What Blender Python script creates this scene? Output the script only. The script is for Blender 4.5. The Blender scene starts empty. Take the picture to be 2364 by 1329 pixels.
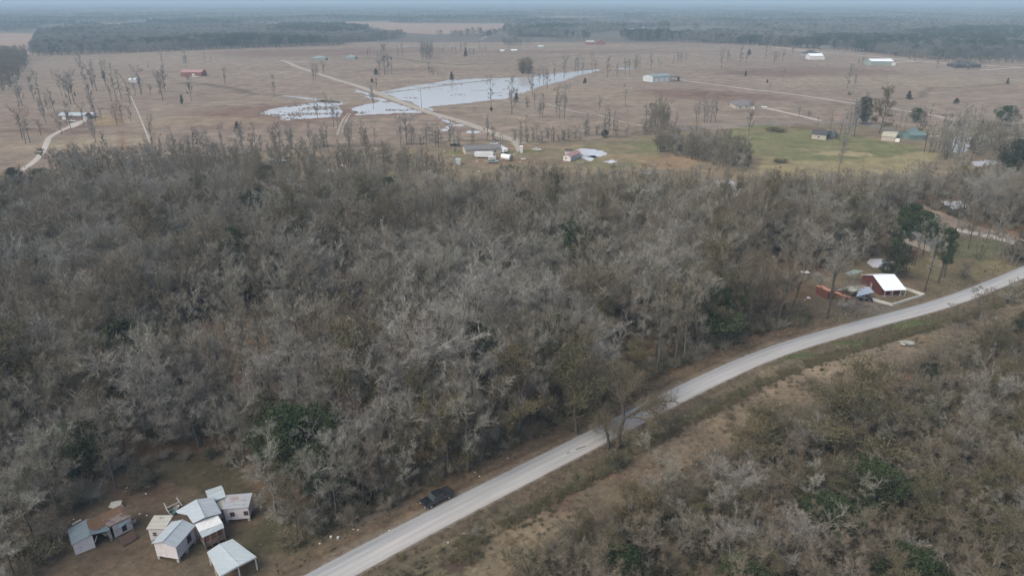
import bpy, bmesh, math, random
import numpy as np
from mathutils import Vector, Matrix

SC = bpy.context.scene
COL = SC.collection
CAM_H = 80.0
F = 24.0 / 36.0 * 2364.0
PITCH = math.atan(664.5 / F)
SP, CP = math.sin(PITCH), math.cos(PITCH)

# ---------------------------------------------------------------- camera, sky, sun, exposure
cam_data = bpy.data.cameras.new("camera")
cam = bpy.data.objects.new("camera", cam_data)
COL.objects.link(cam)
cam_data.lens = 24.0
cam_data.sensor_width = 36.0
cam_data.clip_start = 0.5
cam_data.clip_end = 90000.0
cam.location = (0, 0, CAM_H)
cam.rotation_euler = (math.pi / 2 - PITCH, 0, 0)
SC.camera = cam

SUN_ELEV, SUN_ROT = math.radians(48), math.radians(-125)
world = bpy.data.worlds.new("World")
SC.world = world
world.use_nodes = True
wn = world.node_tree
bg = wn.nodes["Background"]
sky = wn.nodes.new("ShaderNodeTexSky")
sky.sky_type = 'NISHITA'
sky.sun_disc = False
sky.sun_elevation = SUN_ELEV
sky.sun_rotation = SUN_ROT
sky.air_density = 1.0
sky.dust_density = 7.0
sky.ozone_density = 1.1
veil = wn.nodes.new("ShaderNodeMix"); veil.data_type = 'RGBA'; veil.blend_type = 'MULTIPLY'; veil.inputs[0].default_value = 1.0
veil.inputs[7].default_value = (0.94, 1.005, 1.03, 1)      # the grey-green cast of the cloud cover
wn.links.new(sky.outputs[0], veil.inputs[6]); wn.links.new(veil.outputs[2], bg.inputs[0])
bg.inputs[1].default_value = 0.13

sun_data = bpy.data.lights.new("sun", 'SUN')
sun_data.energy = 0.5
sun_data.angle = math.radians(70)
sun_data.color = (1.0, 0.97, 0.93)
sun = bpy.data.objects.new("sun", sun_data)
COL.objects.link(sun)
sd = Vector((math.sin(SUN_ROT) * math.cos(SUN_ELEV), math.cos(SUN_ROT) * math.cos(SUN_ELEV), math.sin(SUN_ELEV)))
sun.rotation_euler = sd.to_track_quat('Z', 'Y').to_euler()
sun.location = (0, 0, 300)

SC.view_settings.view_transform = 'Standard'
SC.view_settings.look = 'None'
SC.view_settings.exposure = 0.60
SC.view_settings.gamma = 1.0
SC.view_settings.use_curve_mapping = False
SC.cycles.max_bounces = 4
SC.cycles.diffuse_bounces = 2
SC.cycles.glossy_bounces = 2
SC.cycles.transmission_bounces = 2
SC.cycles.transparent_max_bounces = 4
SC.cycles.volume_bounces = 0
SC.cycles.use_denoising = True
SC.cycles.denoiser = 'OPENIMAGEDENOISE'
SC.cycles.denoising_input_passes = 'RGB_ALBEDO_NORMAL'
SC.cycles.denoising_prefilter = 'NONE'
SC.cycles.use_adaptive_sampling = False

# ---------------------------------------------------------------- helpers
def at(px, py, z=0.0):
    """photo pixel -> world point on the level z"""
    u = (px - 1182.0) / F
    v = (py - 664.5) / F
    d = (CAM_H - z) / (SP + v * CP)
    return Vector((u * d, (CP - v * SP) * d, z))

def proj(x, y, z=0.0):
    dz = z - CAM_H
    depth = y * CP - dz * SP
    return (1182 + F * x / depth, 664.5 + F * (-(y * SP + dz * CP)) / depth)

def height_at(px, by, ty):
    """height of an upright thing whose base shows at (px,by) and top at row ty"""
    b = at(px, by)
    lo, hi = 0.0, 60.0
    for _ in range(30):
        m = (lo + hi) / 2
        if proj(b.x, b.y, m)[1] > ty: lo = m
        else: hi = m
    return lo

def tag(o, label=None, cat=None, group=None, kind=None):
    if label: o["label"] = label
    if cat: o["category"] = cat
    if group: o["group"] = group
    if kind: o["kind"] = kind
    return o

def empty(name, loc, rz=0.0):
    o = bpy.data.objects.new(name, None)
    o.empty_display_size = 0.5
    COL.objects.link(o)
    o.location = loc
    o.rotation_euler = (0, 0, rz)
    return o

def mesh_np(name, verts, faces_flat, loop_tot, mats, midx=None, parent=None, smooth=False):
    """verts Nx3; faces_flat 1d loop vertex indices; loop_tot per face"""
    me = bpy.data.meshes.new(name)
    verts = np.asarray(verts, dtype=np.float32)
    faces_flat = np.asarray(faces_flat, dtype=np.int32)
    loop_tot = np.asarray(loop_tot, dtype=np.int32)
    me.vertices.add(len(verts)); me.vertices.foreach_set("co", verts.ravel())
    me.loops.add(len(faces_flat)); me.loops.foreach_set("vertex_index", faces_flat)
    me.polygons.add(len(loop_tot))
    starts = np.concatenate(([0], np.cumsum(loop_tot)[:-1])).astype(np.int32)
    me.polygons.foreach_set("loop_start", starts)
    me.polygons.foreach_set("loop_total", loop_tot)
    if midx is not None: me.polygons.foreach_set("material_index", np.asarray(midx, dtype=np.int32))
    if smooth: me.polygons.foreach_set("use_smooth", np.ones(len(loop_tot), dtype=bool))
    for m in (mats if isinstance(mats, (list, tuple)) else [mats]): me.materials.append(m)
    me.update(calc_edges=True)
    o = bpy.data.objects.new(name, me)
    COL.objects.link(o)
    if parent is not None: o.parent = parent
    return o

class MB:
    """collects boxes, slabs and tubes for ONE mesh"""
    def __init__(s): s.v = []; s.f = []
    def poly(s, pts):
        i = len(s.v); s.v += [tuple(p) for p in pts]; s.f.append(tuple(range(i, i + len(pts)))); return s
    def box(s, x0, x1, y0, y1, z0, z1, M=None):
        i = len(s.v)
        P = [(x0,y0,z0),(x1,y0,z0),(x1,y1,z0),(x0,y1,z0),(x0,y0,z1),(x1,y0,z1),(x1,y1,z1),(x0,y1,z1)]
        if M is not None: P = [tuple(M @ Vector(p)) for p in P]
        s.v += P
        for q in ((0,3,2,1),(4,5,6,7),(0,1,5,4),(1,2,6,5),(2,3,7,6),(3,0,4,7)): s.f.append(tuple(i + k for k in q))
        return s
    def slab(s, pts, t):
        """polygon thickened downwards by t"""
        n = len(pts); i = len(s.v)
        s.v += [tuple(p) for p in pts] + [(p[0], p[1], p[2] - t) for p in pts]
        s.f.append(tuple(range(i, i + n))); s.f.append(tuple(range(i + 2 * n - 1, i + n - 1, -1)))
        for k in range(n):
            j = (k + 1) % n
            s.f.append((i + k, i + n + k, i + n + j, i + j))
        return s
    def prism(s, prof, axis, a, b):
        """closed 2d profile pushed along an axis ('x' or 'y') from a to b"""
        n = len(prof); i = len(s.v)
        for t in (a, b):
            for (p, q) in prof: s.v.append((t, p, q) if axis == 'x' else (p, t, q))
        s.f.append(tuple(range(i, i + n))); s.f.append(tuple(range(i + 2 * n - 1, i + n - 1, -1)))
        for k in range(n):
            j = (k + 1) % n
            s.f.append((i + k, i + n + k, i + n + j, i + j))
        return s
    def tube(s, a, b, r0, r1=None, n=6):
        r1 = r0 if r1 is None else r1
        a, b = Vector(a), Vector(b); d = (b - a).normalized()
        e = d.orthogonal().normalized(); g = d.cross(e); i = len(s.v)
        for c, r in ((a, r0), (b, r1)):
            for k in range(n):
                w = 2 * math.pi * k / n
                s.v.append(tuple(c + e * (r * math.cos(w)) + g * (r * math.sin(w))))
        for k in range(n):
            j = (k + 1) % n; s.f.append((i + k, i + j, i + n + j, i + n + k))
        s.f.append(tuple(range(i + n - 1, i - 1, -1))); s.f.append(tuple(range(i + n, i + 2 * n)))
        return s
    def build(s, name, mat, parent=None, fix=True):
        me = bpy.data.meshes.new(name); me.from_pydata(s.v, [], s.f)
        if fix:
            bm = bmesh.new(); bm.from_mesh(me); bmesh.ops.recalc_face_normals(bm, faces=bm.faces); bm.to_mesh(me); bm.free()
        me.materials.append(mat); me.update()
        o = bpy.data.objects.new(name, me); COL.objects.link(o)
        if parent is not None: o.parent = parent
        return o

# lattice noise in numpy
def vnoise(x, y, seed=0):
    xi = np.floor(x).astype(np.int64); yi = np.floor(y).astype(np.int64)
    fx = x - xi; fy = y - yi
    fx = fx * fx * (3 - 2 * fx); fy = fy * fy * (3 - 2 * fy)
    def h(a, b):
        n = (a * 374761393 + b * 668265263 + seed * 974711) & 0x7fffffff
        n = ((n ^ (n >> 13)) * 1274126177) & 0x7fffffff
        return ((n ^ (n >> 16)) & 0xffff) / 65535.0
    return ((h(xi, yi) * (1 - fx) + h(xi + 1, yi) * fx) * (1 - fy) + (h(xi, yi + 1) * (1 - fx) + h(xi + 1, yi + 1) * fx) * fy)

def fbm(x, y, seed=0, oct=4):
    s = 0; a = 0.5; t = 0
    for k in range(oct):
        s = s + a * vnoise(x * 2 ** k, y * 2 ** k, seed + k * 17); t += a; a *= 0.55
    return s / t

def inpoly(x, y, poly):
    x = np.asarray(x); y = np.asarray(y)
    r = np.zeros(x.shape, dtype=bool)
    n = len(poly)
    for i in range(n):
        x0, y0 = poly[i][0], poly[i][1]; x1, y1 = poly[(i + 1) % n][0], poly[(i + 1) % n][1]
        if y0 == y1: continue
        c = ((y0 > y) != (y1 > y)) & (x < (x1 - x0) * (y - y0) / (y1 - y0) + x0)
        r ^= c
    return r

def W(pts, z=0.0):
    """pixel outline -> world outline"""
    return [at(p[0], p[1], z) for p in pts]

# ---------------------------------------------------------------- materials
MATS = {}
def mat(name, build):
    if name in MATS: return MATS[name]
    m = bpy.data.materials.new(name); m.use_nodes = True
    nt = m.node_tree; b = nt.nodes["Principled BSDF"]
    b.inputs["Specular IOR Level"].default_value = 0.2
    b.inputs["Roughness"].default_value = 0.8
    build(nt, b); MATS[name] = m
    return m

def nd(nt, t, **kw):
    n = nt.nodes.new(t)
    for k, v in kw.items():
        if k in n.inputs: n.inputs[k].default_value = v
        else: setattr(n, k, v)
    return n

def ramp(nt, fac, stops):
    r = nt.nodes.new("ShaderNodeValToRGB")
    e = r.color_ramp.elements
    while len(e) > 1: e.remove(e[0])
    e[0].position = stops[0][0]; e[0].color = (*stops[0][1], 1)
    for p, c in stops[1:]:
        k = e.new(p); k.color = (*c, 1)
    nt.links.new(fac, r.inputs[0])
    return r.outputs[0]

def mixc(nt, fac, a, b, mode='MIX'):
    m = nt.nodes.new("ShaderNodeMix"); m.data_type = 'RGBA'; m.blend_type = mode
    for sock, val in ((m.inputs[0], fac), (m.inputs[6], a), (m.inputs[7], b)):
        if hasattr(val, "is_output"): nt.links.new(val, sock)
        elif isinstance(val, (int, float)): sock.default_value = val
        else: sock.default_value = (*val, 1)
    return m.outputs[2]

def noise_mat(name, c1, c2, scale=1.0, rough=0.85, spec=0.2, detail=4, coords="Object", c3=None, bump=0.0):
    def b(nt, p):
        tc = nd(nt, "ShaderNodeTexCoord")
        n = nd(nt, "ShaderNodeTexNoise", Scale=scale, Detail=detail, Roughness=0.65)
        nt.links.new(tc.outputs[coords], n.inputs["Vector"])
        st = [(0.32, c1), (0.68, c2)] if c3 is None else [(0.3, c1), (0.5, c2), (0.68, c3)]
        nt.links.new(ramp(nt, n.outputs[0], st), p.inputs["Base Color"])
        p.inputs["Roughness"].default_value = rough
        p.inputs["Specular IOR Level"].default_value = spec
        if bump:
            bp = nd(nt, "ShaderNodeBump", Strength=bump, Distance=0.05)
            nt.links.new(n.outputs[0], bp.inputs["Height"]); nt.links.new(bp.outputs[0], p.inputs["Normal"])
    return mat(name, b)

def tin_mat(name, c1, c2, rust=(0.16, 0.07, 0.04), rust_amt=0.2, axis=0, rib=0.45, rough=0.5):
    """corrugated sheet roof: ribs and sheet seams run along one axis, with streaks of rust"""
    def b(nt, p):
        tc = nd(nt, "ShaderNodeTexCoord")
        n = nd(nt, "ShaderNodeTexNoise", Scale=0.9, Detail=6, Roughness=0.7)
        mp = nd(nt, "ShaderNodeMapping"); mp.inputs["Scale"].default_value = (0.5, 2.2, 1) if axis == 0 else (2.2, 0.5, 1)
        nt.links.new(tc.outputs["Object"], mp.inputs[0]); nt.links.new(mp.outputs[0], n.inputs["Vector"])
        base = ramp(nt, n.outputs[0], [(0.3, c1), (0.7, c2)])
        n2 = nd(nt, "ShaderNodeTexNoise", Scale=0.55, Detail=7, Roughness=0.75)
        nt.links.new(tc.outputs["Object"], n2.inputs["Vector"])
        lo = 0.72 - rust_amt * 0.6
        rf = ramp(nt, n2.outputs[0], [(lo, (0, 0, 0)), (lo + 0.08, (1, 1, 1))])
        base = mixc(nt, rf, base, rust)
        sx = nd(nt, "ShaderNodeSeparateXYZ"); nt.links.new(tc.outputs["Object"], sx.inputs[0])
        # sheet joints every 0.8 m across, dark thin lines
        m1 = nd(nt, "ShaderNodeMath", operation='MULTIPLY'); m1.inputs[1].default_value = 1 / 0.8
        nt.links.new(sx.outputs[1 if axis == 0 else 0], m1.inputs[0])
        m2 = nd(nt, "ShaderNodeMath", operation='FRACT'); nt.links.new(m1.outputs[0], m2.inputs[0])
        ln = ramp(nt, m2.outputs[0], [(0.0, (0.72, 0.72, 0.72)), (0.08, (1, 1, 1)), (0.55, (0.95, 0.95, 0.95))])
        base = mixc(nt, 1.0, base, ln, 'MULTIPLY')
        nt.links.new(base, p.inputs["Base Color"])
        p.inputs["Roughness"].default_value = rough
        p.inputs["Metallic"].default_value = 0.0
        p.inputs["Specular IOR Level"].default_value = 0.35
        m3 = nd(nt, "ShaderNodeMath", operation='MULTIPLY'); m3.inputs[1].default_value = 2 * math.pi / 0.2
        nt.links.new(sx.outputs[1 if axis == 0 else 0], m3.inputs[0])
        m4 = nd(nt, "ShaderNodeMath", operation='SINE'); nt.links.new(m3.outputs[0], m4.inputs[0])
        bp = nd(nt, "ShaderNodeBump", Strength=rib, Distance=0.03)
        nt.links.new(m4.outputs[0], bp.inputs["Height"]); nt.links.new(bp.outputs[0], p.inputs["Normal"])
    return mat(name, b)

def board_mat(name, c1, c2, gap=0.18, rough=0.8):
    """horizontal boarding with peeling paint"""
    def b(nt, p):
        tc = nd(nt, "ShaderNodeTexCoord")
        n = nd(nt, "ShaderNodeTexNoise", Scale=1.3, Detail=7, Roughness=0.75)
        nt.links.new(tc.outputs["Object"], n.inputs["Vector"])
        base = ramp(nt, n.outputs[0], [(0.34, c2), (0.48, c1)])
        sx = nd(nt, "ShaderNodeSeparateXYZ"); nt.links.new(tc.outputs["Object"], sx.inputs[0])
        m1 = nd(nt, "ShaderNodeMath", operation='MULTIPLY'); m1.inputs[1].default_value = 1 / gap
        nt.links.new(sx.outputs[2], m1.inputs[0])
        m2 = nd(nt, "ShaderNodeMath", operation='FRACT'); nt.links.new(m1.outputs[0], m2.inputs[0])
        ln = ramp(nt, m2.outputs[0], [(0.0, (0.7, 0.7, 0.7)), (0.12, (1, 1, 1))])
        nt.links.new(mixc(nt, 1.0, base, ln, 'MULTIPLY'), p.inputs["Base Color"])
        p.inputs["Roughness"].default_value = rough
    return mat(name, b)

def flat_mat(name, c, rough=0.6, spec=0.3, metal=0.0, coat=0.0):
    def b(nt, p):
        tc = nd(nt, "ShaderNodeTexCoord")
        n = nd(nt, "ShaderNodeTexNoise", Scale=2.5, Detail=5)
        nt.links.new(tc.outputs["Object"], n.inputs["Vector"])
        lo = tuple(x * 0.8 for x in c); hi = tuple(min(1, x * 1.15) for x in c)
        nt.links.new(ramp(nt, n.outputs[0], [(0.3, lo), (0.7, hi)]), p.inputs["Base Color"])
        p.inputs["Roughness"].default_value = rough; p.inputs["Specular IOR Level"].default_value = spec
        p.inputs["Metallic"].default_value = metal; p.inputs["Coat Weight"].default_value = coat
    return mat(name, b)

# plant matter: colour varies from plant to plant (object random) and along a slow noise
def plant_mat(name, stops, seed=0.0):
    def b(nt, p):
        oi = nd(nt, "ShaderNodeObjectInfo")
        geo = nd(nt, "ShaderNodeNewGeometry")
        n = nd(nt, "ShaderNodeTexNoise", Scale=0.9, Detail=2)
        nt.links.new(geo.outputs["Position"], n.inputs["Vector"])
        a = nd(nt, "ShaderNodeMath", operation='MULTIPLY_ADD'); a.inputs[1].default_value = 0.35; 
        nt.links.new(n.outputs[0], a.inputs[0])
        s = nd(nt, "ShaderNodeMath", operation='MULTIPLY'); s.inputs[1].default_value = 0.8
        nt.links.new(oi.outputs["Random"], s.inputs[0]); nt.links.new(s.outputs[0], a.inputs[2])
        nt.links.new(ramp(nt, a.outputs[0], stops), p.inputs["Base Color"])
        p.inputs["Roughness"].default_value = 0.9; p.inputs["Specular IOR Level"].default_value = 0.05
    return mat(name, b)

M_BARK = plant_mat("bark", [(0.1, (0.055, 0.048, 0.038)), (0.5, (0.09, 0.08, 0.068)), (0.95, (0.17, 0.155, 0.14))])
M_TWIG = plant_mat("twigs_grey", [(0.1, (0.172, 0.153, 0.118)), (0.4, (0.221, 0.205, 0.164)), (0.7, (0.266, 0.252, 0.210)), (1.0, (0.339, 0.327, 0.285))])
M_PALE = plant_mat("twigs_pale", [(0.1, (0.199, 0.183, 0.158)), (0.5, (0.255, 0.238, 0.210)), (1.0, (0.321, 0.304, 0.274))])
M_TWIGB = plant_mat("twigs_brown", [(0.1, (0.139, 0.111, 0.077)), (0.5, (0.192, 0.164, 0.121)), (1.0, (0.240, 0.204, 0.161))])
M_OLIVE = plant_mat("leaves_olive", [(0.1, (0.092, 0.089, 0.051)), (0.6, (0.118, 0.106, 0.060)), (1.0, (0.143, 0.115, 0.064))])
M_RUST = plant_mat("leaves_rust", [(0.1, (0.16, 0.105, 0.055)), (1.0, (0.22, 0.135, 0.065))])
M_GREEN = plant_mat("leaves_green", [(0.1, (0.034, 0.050, 0.024)), (0.6, (0.050, 0.068, 0.032)), (1.0, (0.066, 0.082, 0.04))])
M_DARK = plant_mat("leaves_dark", [(0.1, (0.035, 0.045, 0.026)), (1.0, (0.075, 0.075, 0.048))])
M_WEED = plant_mat("weeds", [(0.1, (0.10, 0.10, 0.052)), (0.5, (0.145, 0.13, 0.078)), (1.0, (0.19, 0.155, 0.105))])
M_STRAW = plant_mat("straw", [(0.1, (0.19, 0.15, 0.095)), (0.6, (0.27, 0.22, 0.145)), (1.0, (0.33, 0.27, 0.18))])
M_FIELDTWIG = plant_mat("pasture_twigs", [(0.1, (0.19, 0.175, 0.16)), (1.0, (0.31, 0.295, 0.28))])
M_TAN = plant_mat("tan_twigs", [(0.1, (0.19, 0.155, 0.11)), (1.0, (0.24, 0.20, 0.15))])
M_BARKDARK = plant_mat("dark_bark", [(0.1, (0.05, 0.042, 0.034)), (1.0, (0.08, 0.068, 0.055))])
def far_mat(name, a, b_):
    def f(nt, p):
        oi = nd(nt, "ShaderNodeObjectInfo"); geo = nd(nt, "ShaderNodeNewGeometry")
        n = nd(nt, "ShaderNodeTexNoise", Scale=0.0035, Detail=5, Roughness=0.65); nt.links.new(geo.outputs["Position"], n.inputs["Vector"])
        s = nd(nt, "ShaderNodeMath", operation='MULTIPLY_ADD'); s.inputs[1].default_value = .22; nt.links.new(oi.outputs["Random"], s.inputs[0]); nt.links.new(n.outputs[0], s.inputs[2])
        nt.links.new(ramp(nt, s.outputs[0], [(0.42, a), (0.78, b_)]), p.inputs["Base Color"])
        p.inputs["Roughness"].default_value = .9; p.inputs["Specular IOR Level"].default_value = .05
    return mat(name, f)
M_FAR = far_mat("far_twigs", (0.075, 0.08, 0.076), (0.25, 0.23, 0.215))
M_FARG = plant_mat("far_pine", [(0.1, (0.025, 0.04, 0.03)), (1.0, (0.05, 0.07, 0.045))])
# ---------------------------------------------------------------- the ground: one sheet, coloured by what grows on it
ROAD_N = [(420,1480),(703,1329),(849,1250),(995.5,1173),(1200,1073),(1390,980),(1548,898),(1700,828),(1800,789),(1943,748.5),(2081.6,716.3),(2158,693.6),(2229.5,668.6),(2364,609),(2500,545),(2700,460)]
ROAD_S = [(560,1470),(821,1327),(900,1285),(1081.6,1189.6),(1250,1100),(1432.5,1005),(1572,930.6),(1700,868.5),(1800,826),(1967,774.7),(2086,737.8),(2193.7,709),(2253,686.5),(2364,646),(2500,585),(2700,488)]

def catmull(P, n=8):
    out = []
    P = [P[0] * 2 - P[1]] + list(P) + [P[-1] * 2 - P[-2]]
    for i in range(1, len(P) - 2):
        for k in range(n):
            t = k / n
            a, b, c, d = P[i - 1], P[i], P[i + 1], P[i + 2]
            out.append(0.5 * ((2 * b) + (c - a) * t + (2 * a - 5 * b + 4 * c - d) * t * t + (3 * b - a - 3 * c + d) * t ** 3))
    out.append(P[-2])
    return out

def resample(P, step):
    out = [P[0]]; acc = 0.0
    for a, b in zip(P[:-1], P[1:]):
        L = (b - a).length
        while acc + L >= step:
            t = (step - acc) / L
            a = a.lerp(b, t); out.append(a.copy()); L = (b - a).length; acc = 0.0
        acc += L
    return out

_n = resample(catmull(W(ROAD_N)), 2.0)
_s = catmull(W(ROAD_S), 12)
_c = []
for p in _n:
    q = min(_s, key=lambda w: (w - p).length)
    _c.append((p + q) / 2)
for _ in range(25):
    _c = [_c[0]] + [(_c[i - 1] + _c[i] * 2 + _c[i + 1]) / 4 for i in range(1, len(_c) - 1)] + [_c[-1]]
ROAD_C = resample(_c, 2.0)
ROAD_W = 5.05
RC = np.array([(p.x, p.y) for p in ROAD_C])

def strip(name, pts, width, material, z, ragged=0.0, seed=1, kind="structure", n=8, smooth=True, raw=False):
    P = pts if raw else W(pts)
    if smooth and len(P) > 2: P = catmull(P, n)
    tot = sum((b - a).length for a, b in zip(P[:-1], P[1:]))
    P = resample(P, max(0.8, tot / 400.0)) + [P[-1]]
    V = []; UV = []; Fc = []; s = 0.0
    rr = random.Random(seed)
    for i, p in enumerate(P):
        d = (P[min(i + 1, len(P) - 1)] - P[max(i - 1, 0)]).normalized()
        nrm = Vector((-d.y, d.x, 0))
        if i: s += (P[i] - P[i - 1]).length
        wl = width / 2 * (1 + ragged * (rr.random() - 0.5) * 2); wr = width / 2 * (1 + ragged * (rr.random() - 0.5) * 2)
        for k, t in enumerate((wl, 0, -wr)):
            V.append((p.x + nrm.x * t, p.y + nrm.y * t, z)); UV.append((s, t))
    for i in range(len(P) - 1):
        a = i * 3
        Fc += [(a, a + 3, a + 4, a + 1), (a + 1, a + 4, a + 5, a + 2)]
    me = bpy.data.meshes.new(name); me.from_pydata(V, [], [f[::-1] for f in Fc])
    uvl = me.uv_layers.new(name="along")
    for lp in me.loops: uvl.data[lp.index].uv = UV[lp.vertex_index]
    me.materials.append(material); me.update()
    if me.polygons[0].normal.z < 0: me.flip_normals()
    o = bpy.data.objects.new(name, me); COL.objects.link(o)
    if kind: o["kind"] = kind
    return o

def build_ground():
    def axis(lo, hi, base, g):
        out = [0.0]; 
        while out[-1] < hi: out.append(out[-1] + max(base, g * out[-1]))
        neg = [0.0]
        while neg[-1] > lo: neg.append(neg[-1] - max(base, g * -neg[-1]))
        return np.array(neg[:0:-1] + out)
    xs = axis(-30000, 30000, 1.3, 0.010)
    ys = [-400.0, -200, -80, -20, 20, 40]
    y = 56.0
    while y < 32000: ys.append(y); y += max(1.0, 0.0075 * y)
    ys = np.array(ys)
    X, Y = np.meshgrid(xs, ys)
    nx, ny = len(xs), len(ys)
    # warped copies make the outlines ragged
    wx = X + (fbm(X / 9, Y / 9, 3) - 0.5) * 9 + (fbm(X / 2.2, Y / 2.2, 31) - 0.5) * 2.5 + (fbm(X / 60, Y / 60, 5) - 0.5) * 20 * (Y > 350)
    wy = Y + (fbm(X / 9, Y / 9, 4) - 0.5) * 9 + (fbm(X / 2.2, Y / 2.2, 32) - 0.5) * 2.5 + (fbm(X / 60, Y / 60, 6) - 0.5) * 30 * (Y > 350)
    C = np.zeros((ny, nx, 3))
    def lay(mask, c, a=1.0):
        if np.isscalar(a): a = np.full(X.shape, a)
        m = (mask * a)[..., None]
        C[:] = C * (1 - m) + np.array(c) * m
    def poly(px, c, a=1.0, warp=True):
        w = [(p.x, p.y) for p in W(px)]
        lay(inpoly(wx if warp else X, wy if warp else Y, w).astype(float), c, a)
    def spot(px, py, rx, ry, c, a=1.0):
        """soft patch around a pixel, radii in metres"""
        p = at(px, py)
        d = np.sqrt(((wx - p.x) / rx) ** 2 + ((wy - p.y) / ry) ** 2)
        lay(np.clip((1.25 - d) / 0.5, 0, 1), c, a)
    big = fbm(X / 180, Y / 140, 11); mid = fbm(X / 35, Y / 28, 12); fine = fbm(X / 5, Y / 5, 13)
    straw = np.array((0.228, 0.180, 0.143)); red = np.array((0.170, 0.120, 0.094)); pale = np.array((0.27, 0.222, 0.176))
    t = np.clip((big - 0.35) / 0.3, 0, 1)[..., None]; u = np.clip((mid - 0.4) / 0.35, 0, 1)[..., None]
    C[:] = straw * (1 - 0.30 * u) + red * 0.30 * u
    C[:] = C * (1 - 0.40 * t) + pale * 0.40 * t
    # old furrows and hay rows in the pasture
    C *= ((0.84 + 0.30 * fbm(X / 60, Y / 5.0, 14)) * (0.86 + 0.28 * fbm(X / 14, Y / 12, 15)))[..., None]
    far = (Y > 1480).astype(float)
    lay(far, (0.11, 0.10, 0.09), 0.85)
    # open strips far away between the woods
    for px in ([(560,55),(900,50),(960,62),(800,66),(560,64)], [(860,60),(900,54),(1170,55),(1150,78),(1000,80),(900,74)], [(1215,34),(1340,34),(1440,46),(1250,50)],
               [(170,60),(190,54),(340,53),(340,60),(200,66)], [(-60,76),(85,78),(85,128),(-60,130)], [(1500,40),(1600,50),(1560,56),(1450,50)]):
        poly(px, (0.30, 0.215, 0.17))
    # darker reddish wet ground in the pasture
    for (px, py, rx, ry, a) in ((640,262,70,45,.8),(560,285,60,28,.5),(700,122,150,80,.75),(900,115,120,60,.4),(1560,215,45,26,.85),(1660,222,60,26,.7),(1380,245,30,15,.4),(1850,165,130,60,.55),(1790,170,60,30,.5),
                               (1300,120,260,45,.5),(1560,100,200,40,.5),(190,290,30,14,.6),(60,305,50,6,.7),(100,262,45,10,.5),(280,250,12,10,.7),(690,250,30,10,.5),(1100,190,60,25,.25),(890,262,60,10,.6),(2330,200,60,40,.3),(1000,160,120,30,.3)):
        spot(px, py, rx, ry, (0.165, 0.105, 0.082), a)
    for (px, py, rx, ry, a) in ((250,330,30,18,.6),(160,330,40,20,.5),(450,280,60,25,.5),(900,215,0,0,0),(1350,215,60,30,.35),(2050,190,150,60,.35),(1500,230,40,30,.3),(1000,150,100,30,.4)):
        if a: spot(px, py, rx, ry, (0.285, 0.235, 0.165), a)
    poly([(262,232),(272,232),(292,345),(282,350)], (0.19, 0.115, 0.08), 0.9, False)
    poly([(205,266),(272,262),(276,290),(215,293)], (0.27, 0.20, 0.10), 0.6)
    # dark lines of old fence rows and dry ditches
    def line(pts, w, c, a):
        P = W(pts)
        for p, q in zip(P[:-1], P[1:]):
            dx, dy = q.x - p.x, q.y - p.y; L = dx * dx + dy * dy
            tt = np.clip(((wx - p.x) * dx + (wy - p.y) * dy) / L, 0, 1)
            d = np.hypot(wx - p.x - tt * dx, wy - p.y - tt * dy)
            ww = np.maximum(w, 0.006 * Y)
            lay(np.clip(1.4 - d / ww, 0, 1), c, a)
    dk = (0.10, 0.082, 0.06)
    line([(420,190),(520,203),(610,216),(660,221)], 2.0, dk, .8)
    line([(840,135),(930,138),(985,145),(1060,150),(1170,146)], 3.0, dk, .7)
    line([(790,170),(850,163),(950,161),(1010,158)], 2.0, dk, .5)
    line([(1980,240),(2100,222),(2160,205),(2330,193)], 1.4, dk, .6)
    line([(1230,140),(1330,128),(1450,118),(1600,108),(1700,110)], 5.0, dk, .45)
    line([(1640,175),(1700,171),(1760,162)], 1.5, dk, .5)
    line([(0,307),(60,304),(110,298)], 1.5, dk, .6)
    line([(1600,215),(1700,222),(1800,228),(1960,246),(2100,262)], 1.2, dk, .4)
    line([(640,345),(800,333),(960,330),(1060,325),(1200,328),(1330,322),(1500,306),(1600,300)], 2.0, (0.11,0.10,0.06), .8)
    line([(1420,300),(1500,305),(1560,318)], 2, dk, .4)
    # trampled farmyards and lawns beyond the wood
    poly([(600,350),(1020,335),(1230,330),(1560,305),(1950,285),(2160,300),(2500,310),(2500,430),(1900,470),(1500,470),(900,440),(300,430),(60,470),(-300,480),(-300,420),(60,395),(320,375)], (0.17, 0.14, 0.09), 0.75)
    poly([(1320,335),(1500,316),(1540,330),(1530,372),(1400,395),(1330,372),(1290,350)], (0.165, 0.155, 0.085), .8)
    poly([(1685,302),(1780,290),(1880,300),(2000,318),(2130,340),(2100,372),(1960,375),(1830,378),(1740,360),(1680,335)], (0.155, 0.158, 0.075), .9)
    poly([(1740,358),(1840,372),(1980,366),(2110,350),(2170,352),(2120,410),(1900,415),(1750,400)], (0.25, 0.212, 0.118), .85)
    poly([(1480,366),(1560,350),(1620,372),(1560,392),(1490,388)], (0.24, 0.165, 0.10), .7)
    poly([(1620,372),(1720,352),(1760,380),(1700,410),(1620,408)], (0.22, 0.17, 0.11), .7)
    poly([(1840,292),(1920,296),(1900,304),(1800,302)], (0.12, 0.085, 0.055), .7)
    poly([(1900,345),(2010,350),(2000,358),(1880,356)], (0.30, 0.245, 0.15), .8)
    poly([(2220,300),(2310,298),(2300,312),(2220,312)], (0.27, 0.22, 0.10), .8)
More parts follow.
